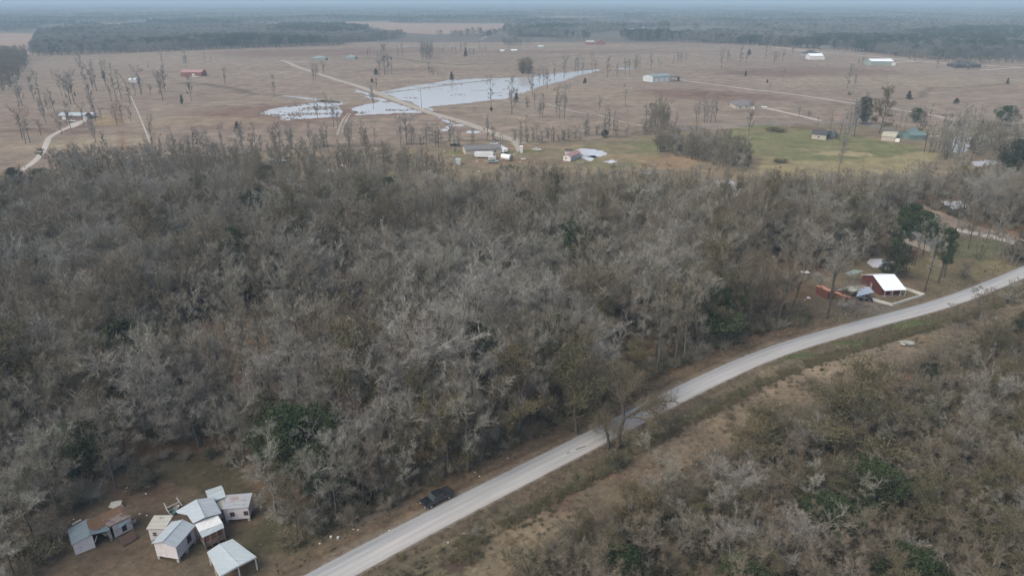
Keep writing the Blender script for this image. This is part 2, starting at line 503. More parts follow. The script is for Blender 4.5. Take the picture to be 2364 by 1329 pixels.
    for (px, py, rx, ry, c, a) in ((1760,330,12,5,(0.24,0.19,0.11),.5),(1850,345,16,6,(0.235,0.20,0.12),.5),(1790,303,20,5,(0.23,0.175,0.11),.6),(1930,335,18,6,(0.23,0.19,0.11),.5),(2040,345,10,5,(0.12,0.13,0.06),.6),(1720,345,10,5,(0.11,0.14,0.06),.6),(1950,303,16,4,(0.21,0.17,0.10),.6),(1420,340,14,6,(0.22,0.17,0.11),.6),(1380,385,12,6,(0.2,0.16,0.1),.6)): spot(px, py, rx, ry, c, a)
    spot(1560, 335, 26, 5, (0.12, 0.15, 0.06), .8); spot(1060, 352, 8, 7, (0.15, 0.15, 0.06), .8); spot(1220, 350, 14, 8, (0.15, 0.15, 0.07), .7)
    spot(1180, 372, 22, 9, (0.19, 0.125, 0.085), .7); spot(1450, 360, 16, 8, (0.26, 0.19, 0.12), .6)
    line([(1190,335),(1230,340),(1300,338),(1340,333)], 1.5, (0.30, 0.22, 0.15), .7)
    spot(1200, 345, 12, 6, (0.27, 0.19, 0.13), .6)
    poly([(0,402),(45,400),(40,418),(20,430),(0,420)], (0.33, 0.24, 0.11), .9)
    # the big wood: leaf litter
    poly(WOOD, (0.135, 0.092, 0.06), 1.0)
    inw = inpoly(wx, wy, [(p.x, p.y) for p in W(WOOD)])
    lay(inw * np.clip((mid - 0.45) / 0.2, 0, 1), (0.20, 0.115, 0.055), 0.55)
    lay(inw * np.clip((0.45 - mid) / 0.2, 0, 1), (0.10, 0.085, 0.06), 0.6)
    for (px, py, rx, ry) in ((800,835,30,30),(570,800,22,24),(1050,900,8,8)): spot(px, py, rx, ry, (0.17, 0.12, 0.075), .6)
    # yard round the old white houses
    poly([(-300,1700),(-200,1240),(130,1200),(200,1150),(330,1050),(600,1060),(640,1180),(720,1230),(830,1215),(600,1700)], (0.155, 0.115, 0.072), 1.0)
    poly([(330,1080),(420,1035),(560,1050),(620,1150),(540,1140),(470,1110),(350,1110)], (0.075, 0.066, 0.035), .8)
    poly([(600,1130),(700,1230),(840,1210),(700,1310),(640,1290),(590,1200)], (0.085, 0.08, 0.038), .7)
    for (px, py, rx, ry, c, a) in ((330,1240,6,5,(0.10,0.075,0.05),.6),(150,1240,6,4,(0.12,0.07,0.05),.6),(440,1300,12,4,(0.175,0.135,0.085),.7),(250,1300,10,5,(0.15,0.105,0.065),.7),(330,1140,5,4,(0.155,0.095,0.062),.7),(520,1210,4,4,(0.14,0.09,0.06),.5),(600,1240,4,6,(0.08,0.08,0.035),.6)):
        spot(px, py, rx, ry, c, a)
    # verges
    P = np.stack([X.ravel(), Y.ravel()], 1)
    near = (P[:, 1] < 420) & (np.abs(P[:, 0]) < 420)
    dist = np.full(len(P), 999.0); side = np.zeros(len(P))
    Q = P[near]; bd = np.full(len(Q), 999.0); sd_ = np.zeros(len(Q))
    for a, b in zip(RC[:-1], RC[1:]):
        d = b - a; L = (d ** 2).sum()
        tt = np.clip(((Q - a) @ d) / L, 0, 1)
        r = Q - a - tt[:, None] * d; dd = np.hypot(r[:, 0], r[:, 1]); k = dd < bd
        bd[k] = dd[k]; sd_[k] = np.sign(d[0] * r[k, 1] - d[1] * r[k, 0])
    dist[near] = bd; side[near] = sd_
    dist = dist.reshape(X.shape) + (fbm(X / 3, Y / 3, 41) - 0.5) * 1.6; side = side.reshape(X.shape)
    # straw clearing south of the road, then thicket floor
    so = (side < 0) & (dist < 400)
    lay(so.astype(float), (0.10, 0.082, 0.055), 1.0)
    lay(so * np.clip((mid - 0.45) / 0.2, 0, 1), (0.115, 0.10, 0.055), .5)
    poly([(560,1500),(700,1420),(860,1329),(1010,1250),(1190,1160),(1330,1095),(1450,1035),(1600,960),(1700,905),(1850,850),(1990,795),(2100,770),(2250,735),(2364,690),(2400,720),(2250,790),(2100,830),(1960,880),(1860,930),(1760,960),(1640,1040),(1540,1110),(1440,1160),(1330,1210),(1200,1250),(1160,1500)], (0.225, 0.17, 0.108), .95)
    for (px, py, rx, ry, c, a) in ((1010,1290,9,4,(0.235,0.195,0.115),.8),(1150,1260,8,4,(0.21,0.165,0.10),.8),(1290,1150,8,5,(0.17,0.105,0.075),.75),(1430,1085,9,4,(0.165,0.105,0.075),.8),(1530,1020,6,4,(0.25,0.18,0.12),.7),(1700,900,10,4,(0.27,0.20,0.13),.8),
                                   (1830,860,12,6,(0.29,0.22,0.145),.85),(1900,830,12,5,(0.27,0.21,0.14),.7),(1930,890,8,4,(0.14,0.11,0.085),.5),(1080,1280,3,2,(0.09,0.055,0.05),.9),(1000,1320,6,1.5,(0.08,0.085,0.04),.7),(2050,810,14,5,(0.21,0.165,0.125),.7),(1380,1130,6,4,(0.13,0.11,0.065),.6),(2340,700,16,6,(0.26,0.20,0.13),.6)):
        spot(px, py, rx, ry, c, a)
    vs = so & (dist < 14)
    lay(vs * np.clip((5.2 - dist) / 1.0, 0, 1), (0.15, 0.115, 0.075), .9)
    lay(vs * np.clip(1.3 - np.abs(dist - 6.6) / 1.3, 0, 1), (0.105, 0.10, 0.055), .7)
    lay(vs * np.clip(1.2 - np.abs(dist - 8.6) / 0.7, 0, 1), (0.06, 0.05, 0.032), .7)
    for (px, py) in ((2120,742),(1860,820),(1990,790),(2090,752)):
        spot(px, py, 7, 2.0, (0.085, 0.13, 0.035), .8)
    no = (side > 0) & (dist < 400)
    lay(no * np.clip((8.0 - dist) / 2.0, 0, 1), (0.155, 0.11, 0.068), .95)
    lay(no * np.clip(1.3 - np.abs(dist - 3.4) / 0.55, 0, 1), (0.23, 0.185, 0.13), .7)
    lay(no * np.clip(1.2 - np.abs(dist - 4.5) / 0.5, 0, 1), (0.115, 0.07, 0.045), .75)
    # yard on the right by the red house
    yard = [(1885,742),(1865,690),(1870,640),(1960,600),(2040,575),(2110,560),(2200,545),(2420,565),(2420,585),(2364,609),(2229,668),(2082,716),(1943,748)]
    poly(yard, (0.185, 0.145, 0.085), 1.0)
    poly([(2180,560),(2290,552),(2340,575),(2290,600),(2200,600)], (0.14, 0.148, 0.072), .8)
    poly([(2080,600),(2240,600),(2364,600),(2300,640),(2150,670),(2100,650)], (0.20, 0.165, 0.085), .8)
    poly([(1950,640),(2060,690),(1980,740),(1890,742),(1880,690)], (0.165, 0.13, 0.085), .7)
    spot(2100,650,8,6,(0.155,0.105,0.075),.6); spot(2010,705,9,4,(0.215,0.18,0.15),.7); spot(2010,680,5,4,(0.17,0.14,0.09),.5); spot(1880,735,4,8,(0.15,0.11,0.06),.6)
    poly([(2005,690),(2052,702),(2128,682),(2075,665)], (0.19, 0.15, 0.08), .9, False)
    # overall mottling
    C *= (0.78 + 0.44 * fine)[..., None]
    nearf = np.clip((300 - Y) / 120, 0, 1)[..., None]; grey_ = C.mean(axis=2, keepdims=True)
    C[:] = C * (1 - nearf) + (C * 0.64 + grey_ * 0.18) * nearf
    C *= (0.90 + 0.20 * fbm(X / 1.6, Y / 1.6, 19))[..., None]
    # relief: small hummocks, the sunk flooded basins, the verge ditch
    Z = (fbm(X / 11, Y / 11, 21) - 0.5) * 0.10
    Z = np.minimum(Z, 0.02)
    wet = np.zeros(X.shape)
    for px, depth, rough in PONDS:
        w = [(p.x, p.y) for p in W(px)]
        m = inpoly(X + (fbm(X / 14, Y / 18, 51) - 0.5) * 10, Y + (fbm(X / 14, Y / 18, 52) - 0.5) * 14, w)
        wet = np.where(m, np.maximum(wet, depth + rough * (fbm(X / 9, Y / 12, 61) - 0.5)), wet)
    for px in DIKES:
        P_ = W(px)
        for p, q in zip(P_[:-1], P_[1:]):
            dx, dy = q.x - p.x, q.y - p.y; L = dx * dx + dy * dy
            tt = np.clip(((X - p.x) * dx + (Y - p.y) * dy) / L, 0, 1)
            d = np.hypot(X - p.x - tt * dx, Y - p.y - tt * dy)
            wet = np.where(d < 2.5, 0.0, wet)
    lay(np.clip(wet * 4, 0, 1), (0.12, 0.085, 0.065), .8)
    Z = Z - wet
    Z -= np.where(so & (dist < 20), np.clip(1.2 - np.abs(dist - 8.4) / 1.1, 0, 1) * 0.35, 0)
    Z = np.where(dist < 3.2, 0.0, Z)
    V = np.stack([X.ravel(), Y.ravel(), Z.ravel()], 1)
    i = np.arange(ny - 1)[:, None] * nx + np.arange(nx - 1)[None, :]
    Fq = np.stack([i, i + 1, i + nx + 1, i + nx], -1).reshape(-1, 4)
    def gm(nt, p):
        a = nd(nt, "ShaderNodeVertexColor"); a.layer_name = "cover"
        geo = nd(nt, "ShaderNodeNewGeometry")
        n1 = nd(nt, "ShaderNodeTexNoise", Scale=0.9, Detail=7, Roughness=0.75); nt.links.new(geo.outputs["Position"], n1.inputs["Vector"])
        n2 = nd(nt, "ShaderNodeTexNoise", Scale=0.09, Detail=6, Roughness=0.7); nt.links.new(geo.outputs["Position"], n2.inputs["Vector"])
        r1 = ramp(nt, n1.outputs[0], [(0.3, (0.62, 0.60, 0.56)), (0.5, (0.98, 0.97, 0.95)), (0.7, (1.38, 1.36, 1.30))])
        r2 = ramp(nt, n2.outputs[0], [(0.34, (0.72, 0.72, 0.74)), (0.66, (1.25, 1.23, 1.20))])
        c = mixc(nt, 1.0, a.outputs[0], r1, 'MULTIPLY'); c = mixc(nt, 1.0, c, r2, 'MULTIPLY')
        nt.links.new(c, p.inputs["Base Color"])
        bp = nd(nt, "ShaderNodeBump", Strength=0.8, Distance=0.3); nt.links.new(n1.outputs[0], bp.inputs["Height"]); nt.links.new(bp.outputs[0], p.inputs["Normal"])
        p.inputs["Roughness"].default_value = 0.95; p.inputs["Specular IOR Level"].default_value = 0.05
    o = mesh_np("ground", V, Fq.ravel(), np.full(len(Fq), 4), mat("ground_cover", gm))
    o["kind"] = "structure"
    ca = o.data.color_attributes.new("cover", 'FLOAT_COLOR', 'POINT')
    rgba = np.ones((len(V), 4), dtype=np.float32); rgba[:, :3] = C.reshape(-1, 3)
    ca.data.foreach_set("color", rgba.ravel())
    return o

WOOD = [(-400,480),(20,470),(80,440),(150,428),(300,430),(500,425),(700,436),(900,446),(1000,466),(1100,482),(1250,488),(1400,470),(1550,482),(1650,460),(1800,470),(1950,452),(2100,432),(2200,405),(2330,395),(2600,400),(2600,560),(2440,560),(2364,555),(2200,500),(2110,470),(2050,520),(2010,590),(1900,620),(1868,640),(1866,738),(1780,780),(1700,808),(1540,886),(1330,990),(1160,1074),(1010,1140),(900,1180),(790,1218),(700,1240),(640,1200),(600,1120),(560,1075),(470,1068),(400,1062),(320,1085),(300,1130),(200,1165),(135,1205),(105,1260),(75,1330),(60,1420),(-500,1400)]
P1 = [(875,212),(926,203),(985,194),(1044,184),(1118,181),(1163,181),(1222,177),(1300,168),(1383,160),(1383,164),(1340,173),(1300,187),(1262,196),(1215,212),(1180,222),(1163,228),(1103,234),(1044,241),(988,246),(1006,257),(990,254),(950,238),(905,222)]
P2 = [(811,203),(840,210),(880,228),(926,243),(982,263),(926,260),(896,263),(816,266),(818,248),(881,234),(840,219)]
P3 = [(592,263),(640,250),(689,241),(742,233),(784,234),(790,258),(784,271),(718,274),(671,278),(640,270)]
P4 = [(965,306),(1029,297),(1038,285),(1062,285),(1115,308),(1026,312)]
P5 = [(1318,348),(1345,344),(1392,347),(1408,356),(1385,366),(1350,358),(1330,356)]
P6 = [(1400,372),(1420,369),(1436,376),(1415,377)]
P7 = [(1485,396),(1496,395),(1502,400),(1490,400)]
P8 = [(1650,418),(1700,412),(1704,440),(1690,470),(1645,468),(1655,440)]
P9 = [(2195,322),(2215,314),(2240,318),(2240,350),(2205,352),(2190,340)]
P10 = [(2010,600),(2047,601),(2070,611),(2037,622),(2012,620)]
P11 = [(1822,680),(1850,676),(1862,684),(1840,692),(1824,690)]
P12 = [(640,221),(730,232),(790,236),(745,231),(700,225),(668,220)]
P13 = [(1345,362),(1368,360),(1382,367),(1368,372)]
P14 = [(1830,438),(1870,430),(1880,440),(1840,448)]
P15 = [(2240,372),(2300,366),(2320,376),(2250,384)]
P16 = [(2185,466),(2215,460),(2225,474),(2195,484)]
P17 = [(1425,157),(1458,156),(1456,160),(1428,161)]
P18 = [(1010,270),(1040,283),(1036,286),(1004,271)]
P19 = [(1110,87),(1140,80),(1144,81),(1118,88)]
P20 = [(1560,455),(1590,440),(1600,455),(1575,470)]
PONDS = [(P1,.17,.09),(P2,.16,.10),(P3,.14,.17),(P4,.05,.40),(P5,.13,.2),(P6,.15,.1),(P7,.15,.1),(P8,.16,.1),(P9,.15,.2),(P10,.3,.02),(P11,.12,.2),(P12,.15,.05),(P13,.15,.1),(P14,.15,.1),(P15,.1,.2),(P16,.15,.1),(P17,.15,.05),(P18,.15,.1),(P19,.2,.1),(P20,.15,.1)]
DIKES = [[(892,214),(985,203),(1044,195),(1100,189),(1150,184)]]
build_ground()

def water(nt, p):
    geo = nd(nt, "ShaderNodeNewGeometry")
    n = nd(nt, "ShaderNodeTexNoise", Scale=1.2, Detail=3); nt.links.new(geo.outputs["Position"], n.inputs["Vector"])
    bp = nd(nt, "ShaderNodeBump", Strength=0.12, Distance=0.02); nt.links.new(n.outputs[0], bp.inputs["Height"]); nt.links.new(bp.outputs[0], p.inputs["Normal"])
    p.inputs["Base Color"].default_value = (0.58, 0.57, 0.60, 1)  # base colour lifted to pale lavender to stand for reflected sky
    p.inputs["Roughness"].default_value = 0.06; p.inputs["Specular IOR Level"].default_value = 1.0; p.inputs["IOR"].default_value = 1.5
M_WATER = mat("flood_water", water)
for i, (px, _d, _r) in enumerate(PONDS):
    P = W(px); cx = sum(p.x for p in P) / len(P); cy = sum(p.y for p in P) / len(P)
    big = max((p - Vector((cx, cy, 0))).length for p in P)
    # the sheet reaches under the banks; the sunk ground decides the shore line
    pts = []
    for k, p in enumerate(P):
        a, b = P[k - 1], P[(k + 1) % len(P)]
        t = (b - a).normalized(); nrm = Vector((t.y, -t.x, 0))
        area = sum(P[j - 1].x * P[j].y - P[j].x * P[j - 1].y for j in range(len(P)))
        if area < 0: nrm = -nrm
        pts.append(p + nrm * (6.0 if big > 25 else 2.0))
    m = MB().poly([(p.x, p.y, -0.078) for p in pts])
    o = m.build("water", M_WATER); o["kind"] = "structure"
    if o.data.polygons[0].normal.z < 0: o.data.flip_normals()

# ---------------------------------------------------------------- the surfaced road and the farm tracks
def road_m(nt, p):
    uv = nd(nt, "ShaderNodeUVMap"); uv.uv_map = "along"
    sx = nd(nt, "ShaderNodeSeparateXYZ"); nt.links.new(uv.outputs[0], sx.inputs[0])
    geo = nd(nt, "ShaderNodeNewGeometry")
    n = nd(nt, "ShaderNodeTexNoise", Scale=6.0, Detail=6, Roughness=0.8); nt.links.new(geo.outputs["Position"], n.inputs["Vector"])
    mp = nd(nt, "ShaderNodeMapping"); mp.inputs["Scale"].default_value = (0.05, 0.9, 1); nt.links.new(uv.outputs[0], mp.inputs[0])
    n2 = nd(nt, "ShaderNodeTexNoise", Scale=1.0, Detail=5, Roughness=0.6); nt.links.new(mp.outputs[0], n2.inputs["Vector"])
    base = ramp(nt, n2.outputs[0], [(0.3, (0.31, 0.307, 0.305)), (0.7, (0.425, 0.415, 0.405))])
    ad = nd(nt, "ShaderNodeMath", operation='ADD'); ad.inputs[1].default_value = 2.6; nt.links.new(sx.outputs[1], ad.inputs[0])
    dv = nd(nt, "ShaderNodeMath", operation='DIVIDE'); dv.inputs[1].default_value = 5.2; nt.links.new(ad.outputs[0], dv.inputs[0])
    prof = ramp(nt, dv.outputs[0], [(0.0, (0.74, 0.71, 0.67)), (0.07, (0.98, 0.96, 0.94)), (0.22, (1.08, 1.06, 1.04)), (0.34, (0.96, 0.955, 0.95)), (0.47, (1.07, 1.05, 1.03)), (0.60, (0.86, 0.87, 0.89)), (0.68, (0.95, 0.95, 0.96)), (0.82, (0.74, 0.77, 0.80)), (0.92, (0.84, 0.85, 0.87)), (1.0, (0.60, 0.58, 0.55))])
    c = mixc(nt, 1.0, base, prof, 'MULTIPLY')
    c = mixc(nt, 1.0, c, ramp(nt, n.outputs[0], [(0.3, (0.86, 0.86, 0.86)), (0.7, (1.12, 1.12, 1.12))]), 'MULTIPLY')
    nt.links.new(c, p.inputs["Base Color"]); p.inputs["Roughness"].default_value = 0.9
M_ROAD = mat("worn_chip_seal", road_m)
M_SHOULDER = noise_mat("shoulder_gravel", (0.10, 0.08, 0.06), (0.20, 0.165, 0.13), 1.4)
M_DIRT = noise_mat("dirt_track", (0.29, 0.25, 0.205), (0.39, 0.345, 0.295), 0.35)
M_DRIVE = noise_mat("driveway", (0.36, 0.315, 0.27), (0.48, 0.435, 0.39), 0.5)
M_FARROAD = noise_mat("grey_lane", (0.15, 0.145, 0.14), (0.20, 0.19, 0.18), 0.4)
strip("road_shoulder", ROAD_C, ROAD_W + 0.9, M_SHOULDER, 0.045, ragged=0.10, raw=True, smooth=False)
strip("road", ROAD_C, ROAD_W, M_ROAD, 0.075, ragged=0.03, raw=True, smooth=False)
for k, pts in enumerate(([(1328,1036),(1340,1031),(1352,1028),(1353,1030),(1341,1034),(1330,1038)], [(1308,1044),(1316,1042),(1317,1044),(1309,1047)])):
    MB().poly([tuple(p) for p in W(pts, 0.083)]).build("road_stain", noise_mat("tar_patch", (0.13, 0.115, 0.105), (0.19, 0.175, 0.165), 3.0))["kind"] = "structure"
strip("dirt_road", [(650,140),(664,144),(690,156),(748,175),(785,187),(819,197),(860,211),(896,225),(940,241),(985,258),(1030,271),(1074,284),(1148,311),(1192,326),(1205,332)], 7.0, M_DIRT, 0.07, .12)
strip("dirt_road", [(664,143),(690,142.5),(712,142)], 6, M_DIRT, 0.07, .12)
strip("farm_track", [(1560,183),(1582,187),(1640,194),(1720,205),(1850,221),(1950,236),(2000,243),(2100,258),(2170,270),(2205,279)], 3.4, M_DRIVE, 0.06, .2)
strip("driveway", [(1762,249),(1800,257),(1840,266),(1895,279)], 4.2, M_DRIVE, 0.06, .1)
strip("lane", [(1540,92),(1600,95),(1700,101),(1780,108),(1850,116),(1905,121)], 6, M_DRIVE, 0.06, .1)
strip("lane", [(1840,116),(1900,122),(1960,126),(2040,133),(2120,142),(2240,150),(2380,157)], 6, M_DRIVE, 0.061, .1)
strip("driveway", [(2062,146),(2090,143),(2120,141)], 5, M_DRIVE, 0.062, .1)
strip("driveway", [(2170,139),(2215,141),(2300,142)], 5, M_DRIVE, 0.062, .1)
strip("driveway", [(2262,162),(2300,160),(2364,156)], 5, M_DRIVE, 0.063, .1)
strip("lane", [(1560,300),(1640,291),(1700,289),(1800,285),(1905,282),(1970,284),(2040,296),(2100,312)], 4.5, M_FARROAD, 0.058, .1)
strip("driveway", [(40,400),(80,372),(97,352),(108,330),(114,318),(135,305),(152,297),(168,290)], 3.2, M_DRIVE, 0.06, .08)
MB().poly([tuple(p) for p in W([(158,287),(196,276),(201,277),(180,291),(162,297)], 0.064)]).build("driveway", M_DRIVE)["kind"] = "structure"
strip("driveway", [(18,396),(35,392),(60,390)], 3.2, M_DRIVE, 0.062, .2)
strip("farm_track", [(803,262),(790,280),(783,298),(778,312)], 1.0, M_DIRT, 0.06, .3)
strip("farm_track", [(809,262),(798,280),(792,295),(790,305)], 1.0, M_DIRT, 0.06, .3)
strip("path", [(302,222),(312,245),(322,268),(335,300),(348,332)], 0.9, M_DRIVE, 0.06, .3)
strip("farm_track", [(735,126),(1090,95),(1112,90),(1142,80)], 3.0, M_DIRT, 0.06, .4)
strip("farm_track", [(1255,149),(1330,142),(1420,136),(1500,130),(1640,122)], 1.6, M_DRIVE, 0.06, .6)
strip("farm_track", [(1262,240),(1335,260),(1375,264),(1430,280),(1500,293)], 1.3, M_DRIVE, 0.06, .7)
strip("farm_track", [(600,216),(660,221),(725,234)], 1.2, M_DIRT, 0.06, .4)
strip("driveway", [(2150,512),(2170,520),(2200,529),(2280,545),(2340,560),(2440,590)], 4.6, M_DRIVE, 0.06, .05)
strip("driveway", [(2100,520),(2130,515),(2160,516)], 9, M_DRIVE, 0.064, .15)
strip("driveway", [(1186,330),(1196,340),(1200,350)], 3.5, M_DIRT, 0.062, .2)
strip("driveway", [(2060,304),(2052,312)], 5, M_DRIVE, 0.062, .2)

# haze over the whole place (sky outside it)
def haze_box():
    m = bpy.data.materials.new("haze_air"); m.use_nodes = True; nt = m.node_tree
    for n in list(nt.nodes):
        if n.type != 'OUTPUT_MATERIAL': nt.nodes.remove(n)
    out = [n for n in nt.nodes if n.type == 'OUTPUT_MATERIAL'][0]
    v = nt.nodes.new("ShaderNodeVolumePrincipled")
    v.inputs["Color"].default_value = (0.62, 0.83, 1.0, 1)
    v.inputs["Density"].default_value = HAZE
    v.inputs["Anisotropy"].default_value = 0.0
    nt.links.new(v.outputs[0], out.inputs["Volume"])
    o = MB().box(-32000, 32000, -1000, 33500, -2.0, 90.0).build("haze", m)
    o["kind"] = "stuff"; o["label"] = "pale blue haze that fades the far woods and fields"
    return o
HAZE = 0.00025
haze_box()

# ---------------------------------------------------------------- plants
class Geo:
    def __init__(s): s.v = []; s.f = []; s.t = []; s.n = 0
    def add(s, v, f):
        v = np.asarray(v, dtype=np.float32); f = np.asarray(f, dtype=np.int32)
        s.v.append(v); s.f.append((f + s.n).ravel()); s.t.append(np.full(len(f), f.shape[1])); s.n += len(v)
    def tube(s, P, R, n=5):
        P = np.asarray(P); k = len(P)
        d = np.gradient(P, axis=0); d /= np.linalg.norm(d, axis=1)[:, None] + 1e-9
        up = np.array([0.31, 0.17, 0.93]) if abs(d[0][2]) < 0.9 else np.array([1.0, 0.1, 0])
        e = np.cross(d, up); e /= np.linalg.norm(e, axis=1)[:, None] + 1e-9
        g = np.cross(d, e)
        a = np.arange(n) * 2 * np.pi / n
        V = P[:, None] + np.asarray(R)[:, None, None] * (np.cos(a)[None, :, None] * e[:, None] + np.sin(a)[None, :, None] * g[:, None])
        i = np.arange(k - 1)[:, None] * n; j = np.arange(n)[None]; j2 = (j + 1) % n
        s.add(V.reshape(-1, 3), np.stack([i + j, i + j2, i + n + j2, i + n + j], -1).reshape(-1, 4))
    def blades(s, A, D, w, rng):
        """thin tapering slivers from A along D"""
        n = len(A); r = rng.normal(size=(n, 3)); e = np.cross(D, r); e /= np.linalg.norm(e, axis=1)[:, None] + 1e-9
        V = np.stack([A - e * w / 2, A + e * w / 2, A + D], 1).reshape(-1, 3)
        s.add(V, np.arange(3 * n).reshape(-1, 3))
    def leaves(s, A, size, rng):
        n = len(A); a = rng.normal(size=(n, 3)); a /= np.linalg.norm(a, axis=1)[:, None]
        b = np.cross(a, rng.normal(size=(n, 3))); b /= np.linalg.norm(b, axis=1)[:, None]
        sz = (size * rng.uniform(0.6, 1.4, n))[:, None]
        V = np.stack([A - a * sz * .5, A + b * sz * .35, A + a * sz * .5, A - b * sz * .35], 1).reshape(-1, 3)
        s.add(V, np.arange(4 * n).reshape(-1, 4))
    def mesh(s, name, m):
        v = np.concatenate(s.v); f = np.concatenate(s.f); t = np.concatenate(s.t)
        o = mesh_np(name, v, f, t, m)
        me = o.data; bpy.data.objects.remove(o)
        return me

def skeleton(rng, H, R, trunk, nl, n2, n3, wander=0.15, up=0.35, lean=0.0, narrow=False):
    """returns tubes per level and the twig anchors"""
    T = []; L1 = []; L2 = []; L3 = []
    k = 7; P = np.zeros((k, 3)); top = H * (0.72 if not narrow else 0.93)
    P[:, 2] = np.linspace(0, top, k)
    wob = np.cumsum(rng.normal(0, wander * H * 0.05, (k, 2)), axis=0); P[:, :2] += wob - wob[0]; P[:, 0] += lean * P[:, 2]
    r0 = H * 0.009 + 0.04
    T.append((P, np.linspace(r0 * 1.25, r0 * 0.3, k)))
    def branch(p, d, L, r, seg, curl):
        Q = [p]; d = d / np.linalg.norm(d)
        for _ in range(seg):
            d = d + rng.normal(0, 0.16, 3) + np.array([0, 0, curl]); d /= np.linalg.norm(d)
            Q.append(Q[-1] + d * L / seg)
        return np.array(Q), np.linspace(r, r * 0.35, seg + 1)
    for i in range(nl):
        t = trunk + (1 - trunk) * (i / max(1, nl - 1)) ** 0.9
        zi = t * top; j = min(k - 2, int(zi / top * (k - 1))); fr = zi / top * (k - 1) - j
        p = P[j] * (1 - fr) + P[min(j + 1, k - 1)] * fr
        az = i * 2.399 + rng.uniform(-.4, .4)
        el = (0.25 + 0.75 * (t - trunk) / (1 - trunk + 1e-6)) if not narrow else 0.35
        d = np.array([math.cos(az), math.sin(az), math.tan(min(1.3, el * 1.1 + up * 0.4))])
        env = math.sin(math.pi * (0.25 + 0.6 * (t - trunk) / (1 - trunk + 1e-6))) if not narrow else 1.0 - 0.75 * t
        L = (R * 1.15 * env + 0.22 * H * (t > .8)) * rng.uniform(0.75, 1.15)
        Q, rr = branch(p, d, L, r0 * (0.55 - 0.25 * t), 5, 0.05)
        L1.append((Q, rr))
        for a in range(n2):
            s = rng.uniform(0.25, 1.0); x = s * (len(Q) - 1); q = int(min(len(Q) - 2, x)); pp = Q[q] + (Q[q + 1] - Q[q]) * (x - q)
            dd = (Q[q + 1] - Q[q]); dd = dd / np.linalg.norm(dd) + rng.normal(0, 0.55, 3) + np.array([0, 0, up])
            Q2, r2 = branch(pp, dd, L * rng.uniform(0.3, 0.5), rr[q] * 0.5, 3, 0.06)
            L2.append((Q2, r2))
            for c in range(n3):
                s = rng.uniform(0.2, 1.0); x = s * (len(Q2) - 1); q2 = int(min(len(Q2) - 2, x)); p3 = Q2[q2] + (Q2[q2 + 1] - Q2[q2]) * (x - q2)
                d3 = (Q2[q2 + 1] - Q2[q2]); d3 = d3 / np.linalg.norm(d3) + rng.normal(0, 0.6, 3) + np.array([0, 0, up * .7])
                d3 /= np.linalg.norm(d3)
                L3.append((p3, d3 * L * rng.uniform(0.14, 0.26)))
    return T, L1, L2, L3

def tree_meshes(seed, H, R, trunk, nl, n2, n3, nt, tw=0.035, tl=0.9, crown_mat=None, bark=None, leaf=0, leaf_size=0.3, leaf_mat=None, narrow=False, up=0.35, multi=1, lean=0.0):
    rng = np.random.default_rng(seed)
    g0 = Geo(); g1 = Geo(); g2 = Geo()
    for mi in range(multi):
        off = np.zeros(3) if multi == 1 else np.array([rng.normal(0, .5), rng.normal(0, .5), 0]); ln = lean if multi == 1 else rng.uniform(-.25, .25)
        T, L1, L2, L3 = skeleton(rng, H * (1 if mi == 0 else rng.uniform(.7, 1)), R, trunk, nl, n2, n3, up=up, narrow=narrow, lean=ln)
        for P, r in T: g0.tube(P + off, r, 6)
        for P, r in L1: g0.tube(P + off, r, 5)
        for P, r in L2: g1.tube(P + off, np.maximum(r, 0.012), 3)
        A = np.array([a for a, d in L3]) + off; D = np.array([d for a, d in L3])
        g1.blades(A, D, 0.05, rng); g1.blades(A, D, 0.05, rng)
        n = len(A) * nt; k = rng.integers(0, len(A), n); s = rng.uniform(0.1, 1.0, n)[:, None]
        tA = A[k] + D[k] * s; d = D[k] / (np.linalg.norm(D[k], axis=1)[:, None] + 1e-9)
        tD = d * 0.6 + rng.normal(0, 0.55, (n, 3)) + np.array([0, 0, 0.3]); tD /= np.linalg.norm(tD, axis=1)[:, None]
        tD *= (tl * rng.uniform(0.5, 1.2, n))[:, None]
        g1.blades(tA, tD, tw, rng)
        if leaf:
            k = rng.integers(0, n, leaf); g2.leaves(tA[k] + tD[k] * rng.uniform(.3, 1, leaf)[:, None], leaf_size, rng)
    out = [g0.mesh("trunk", bark or M_BARK), g1.mesh("crown", crown_mat or M_TWIG)]
    if leaf: out.append(g2.mesh("foliage", leaf_mat))
    return out

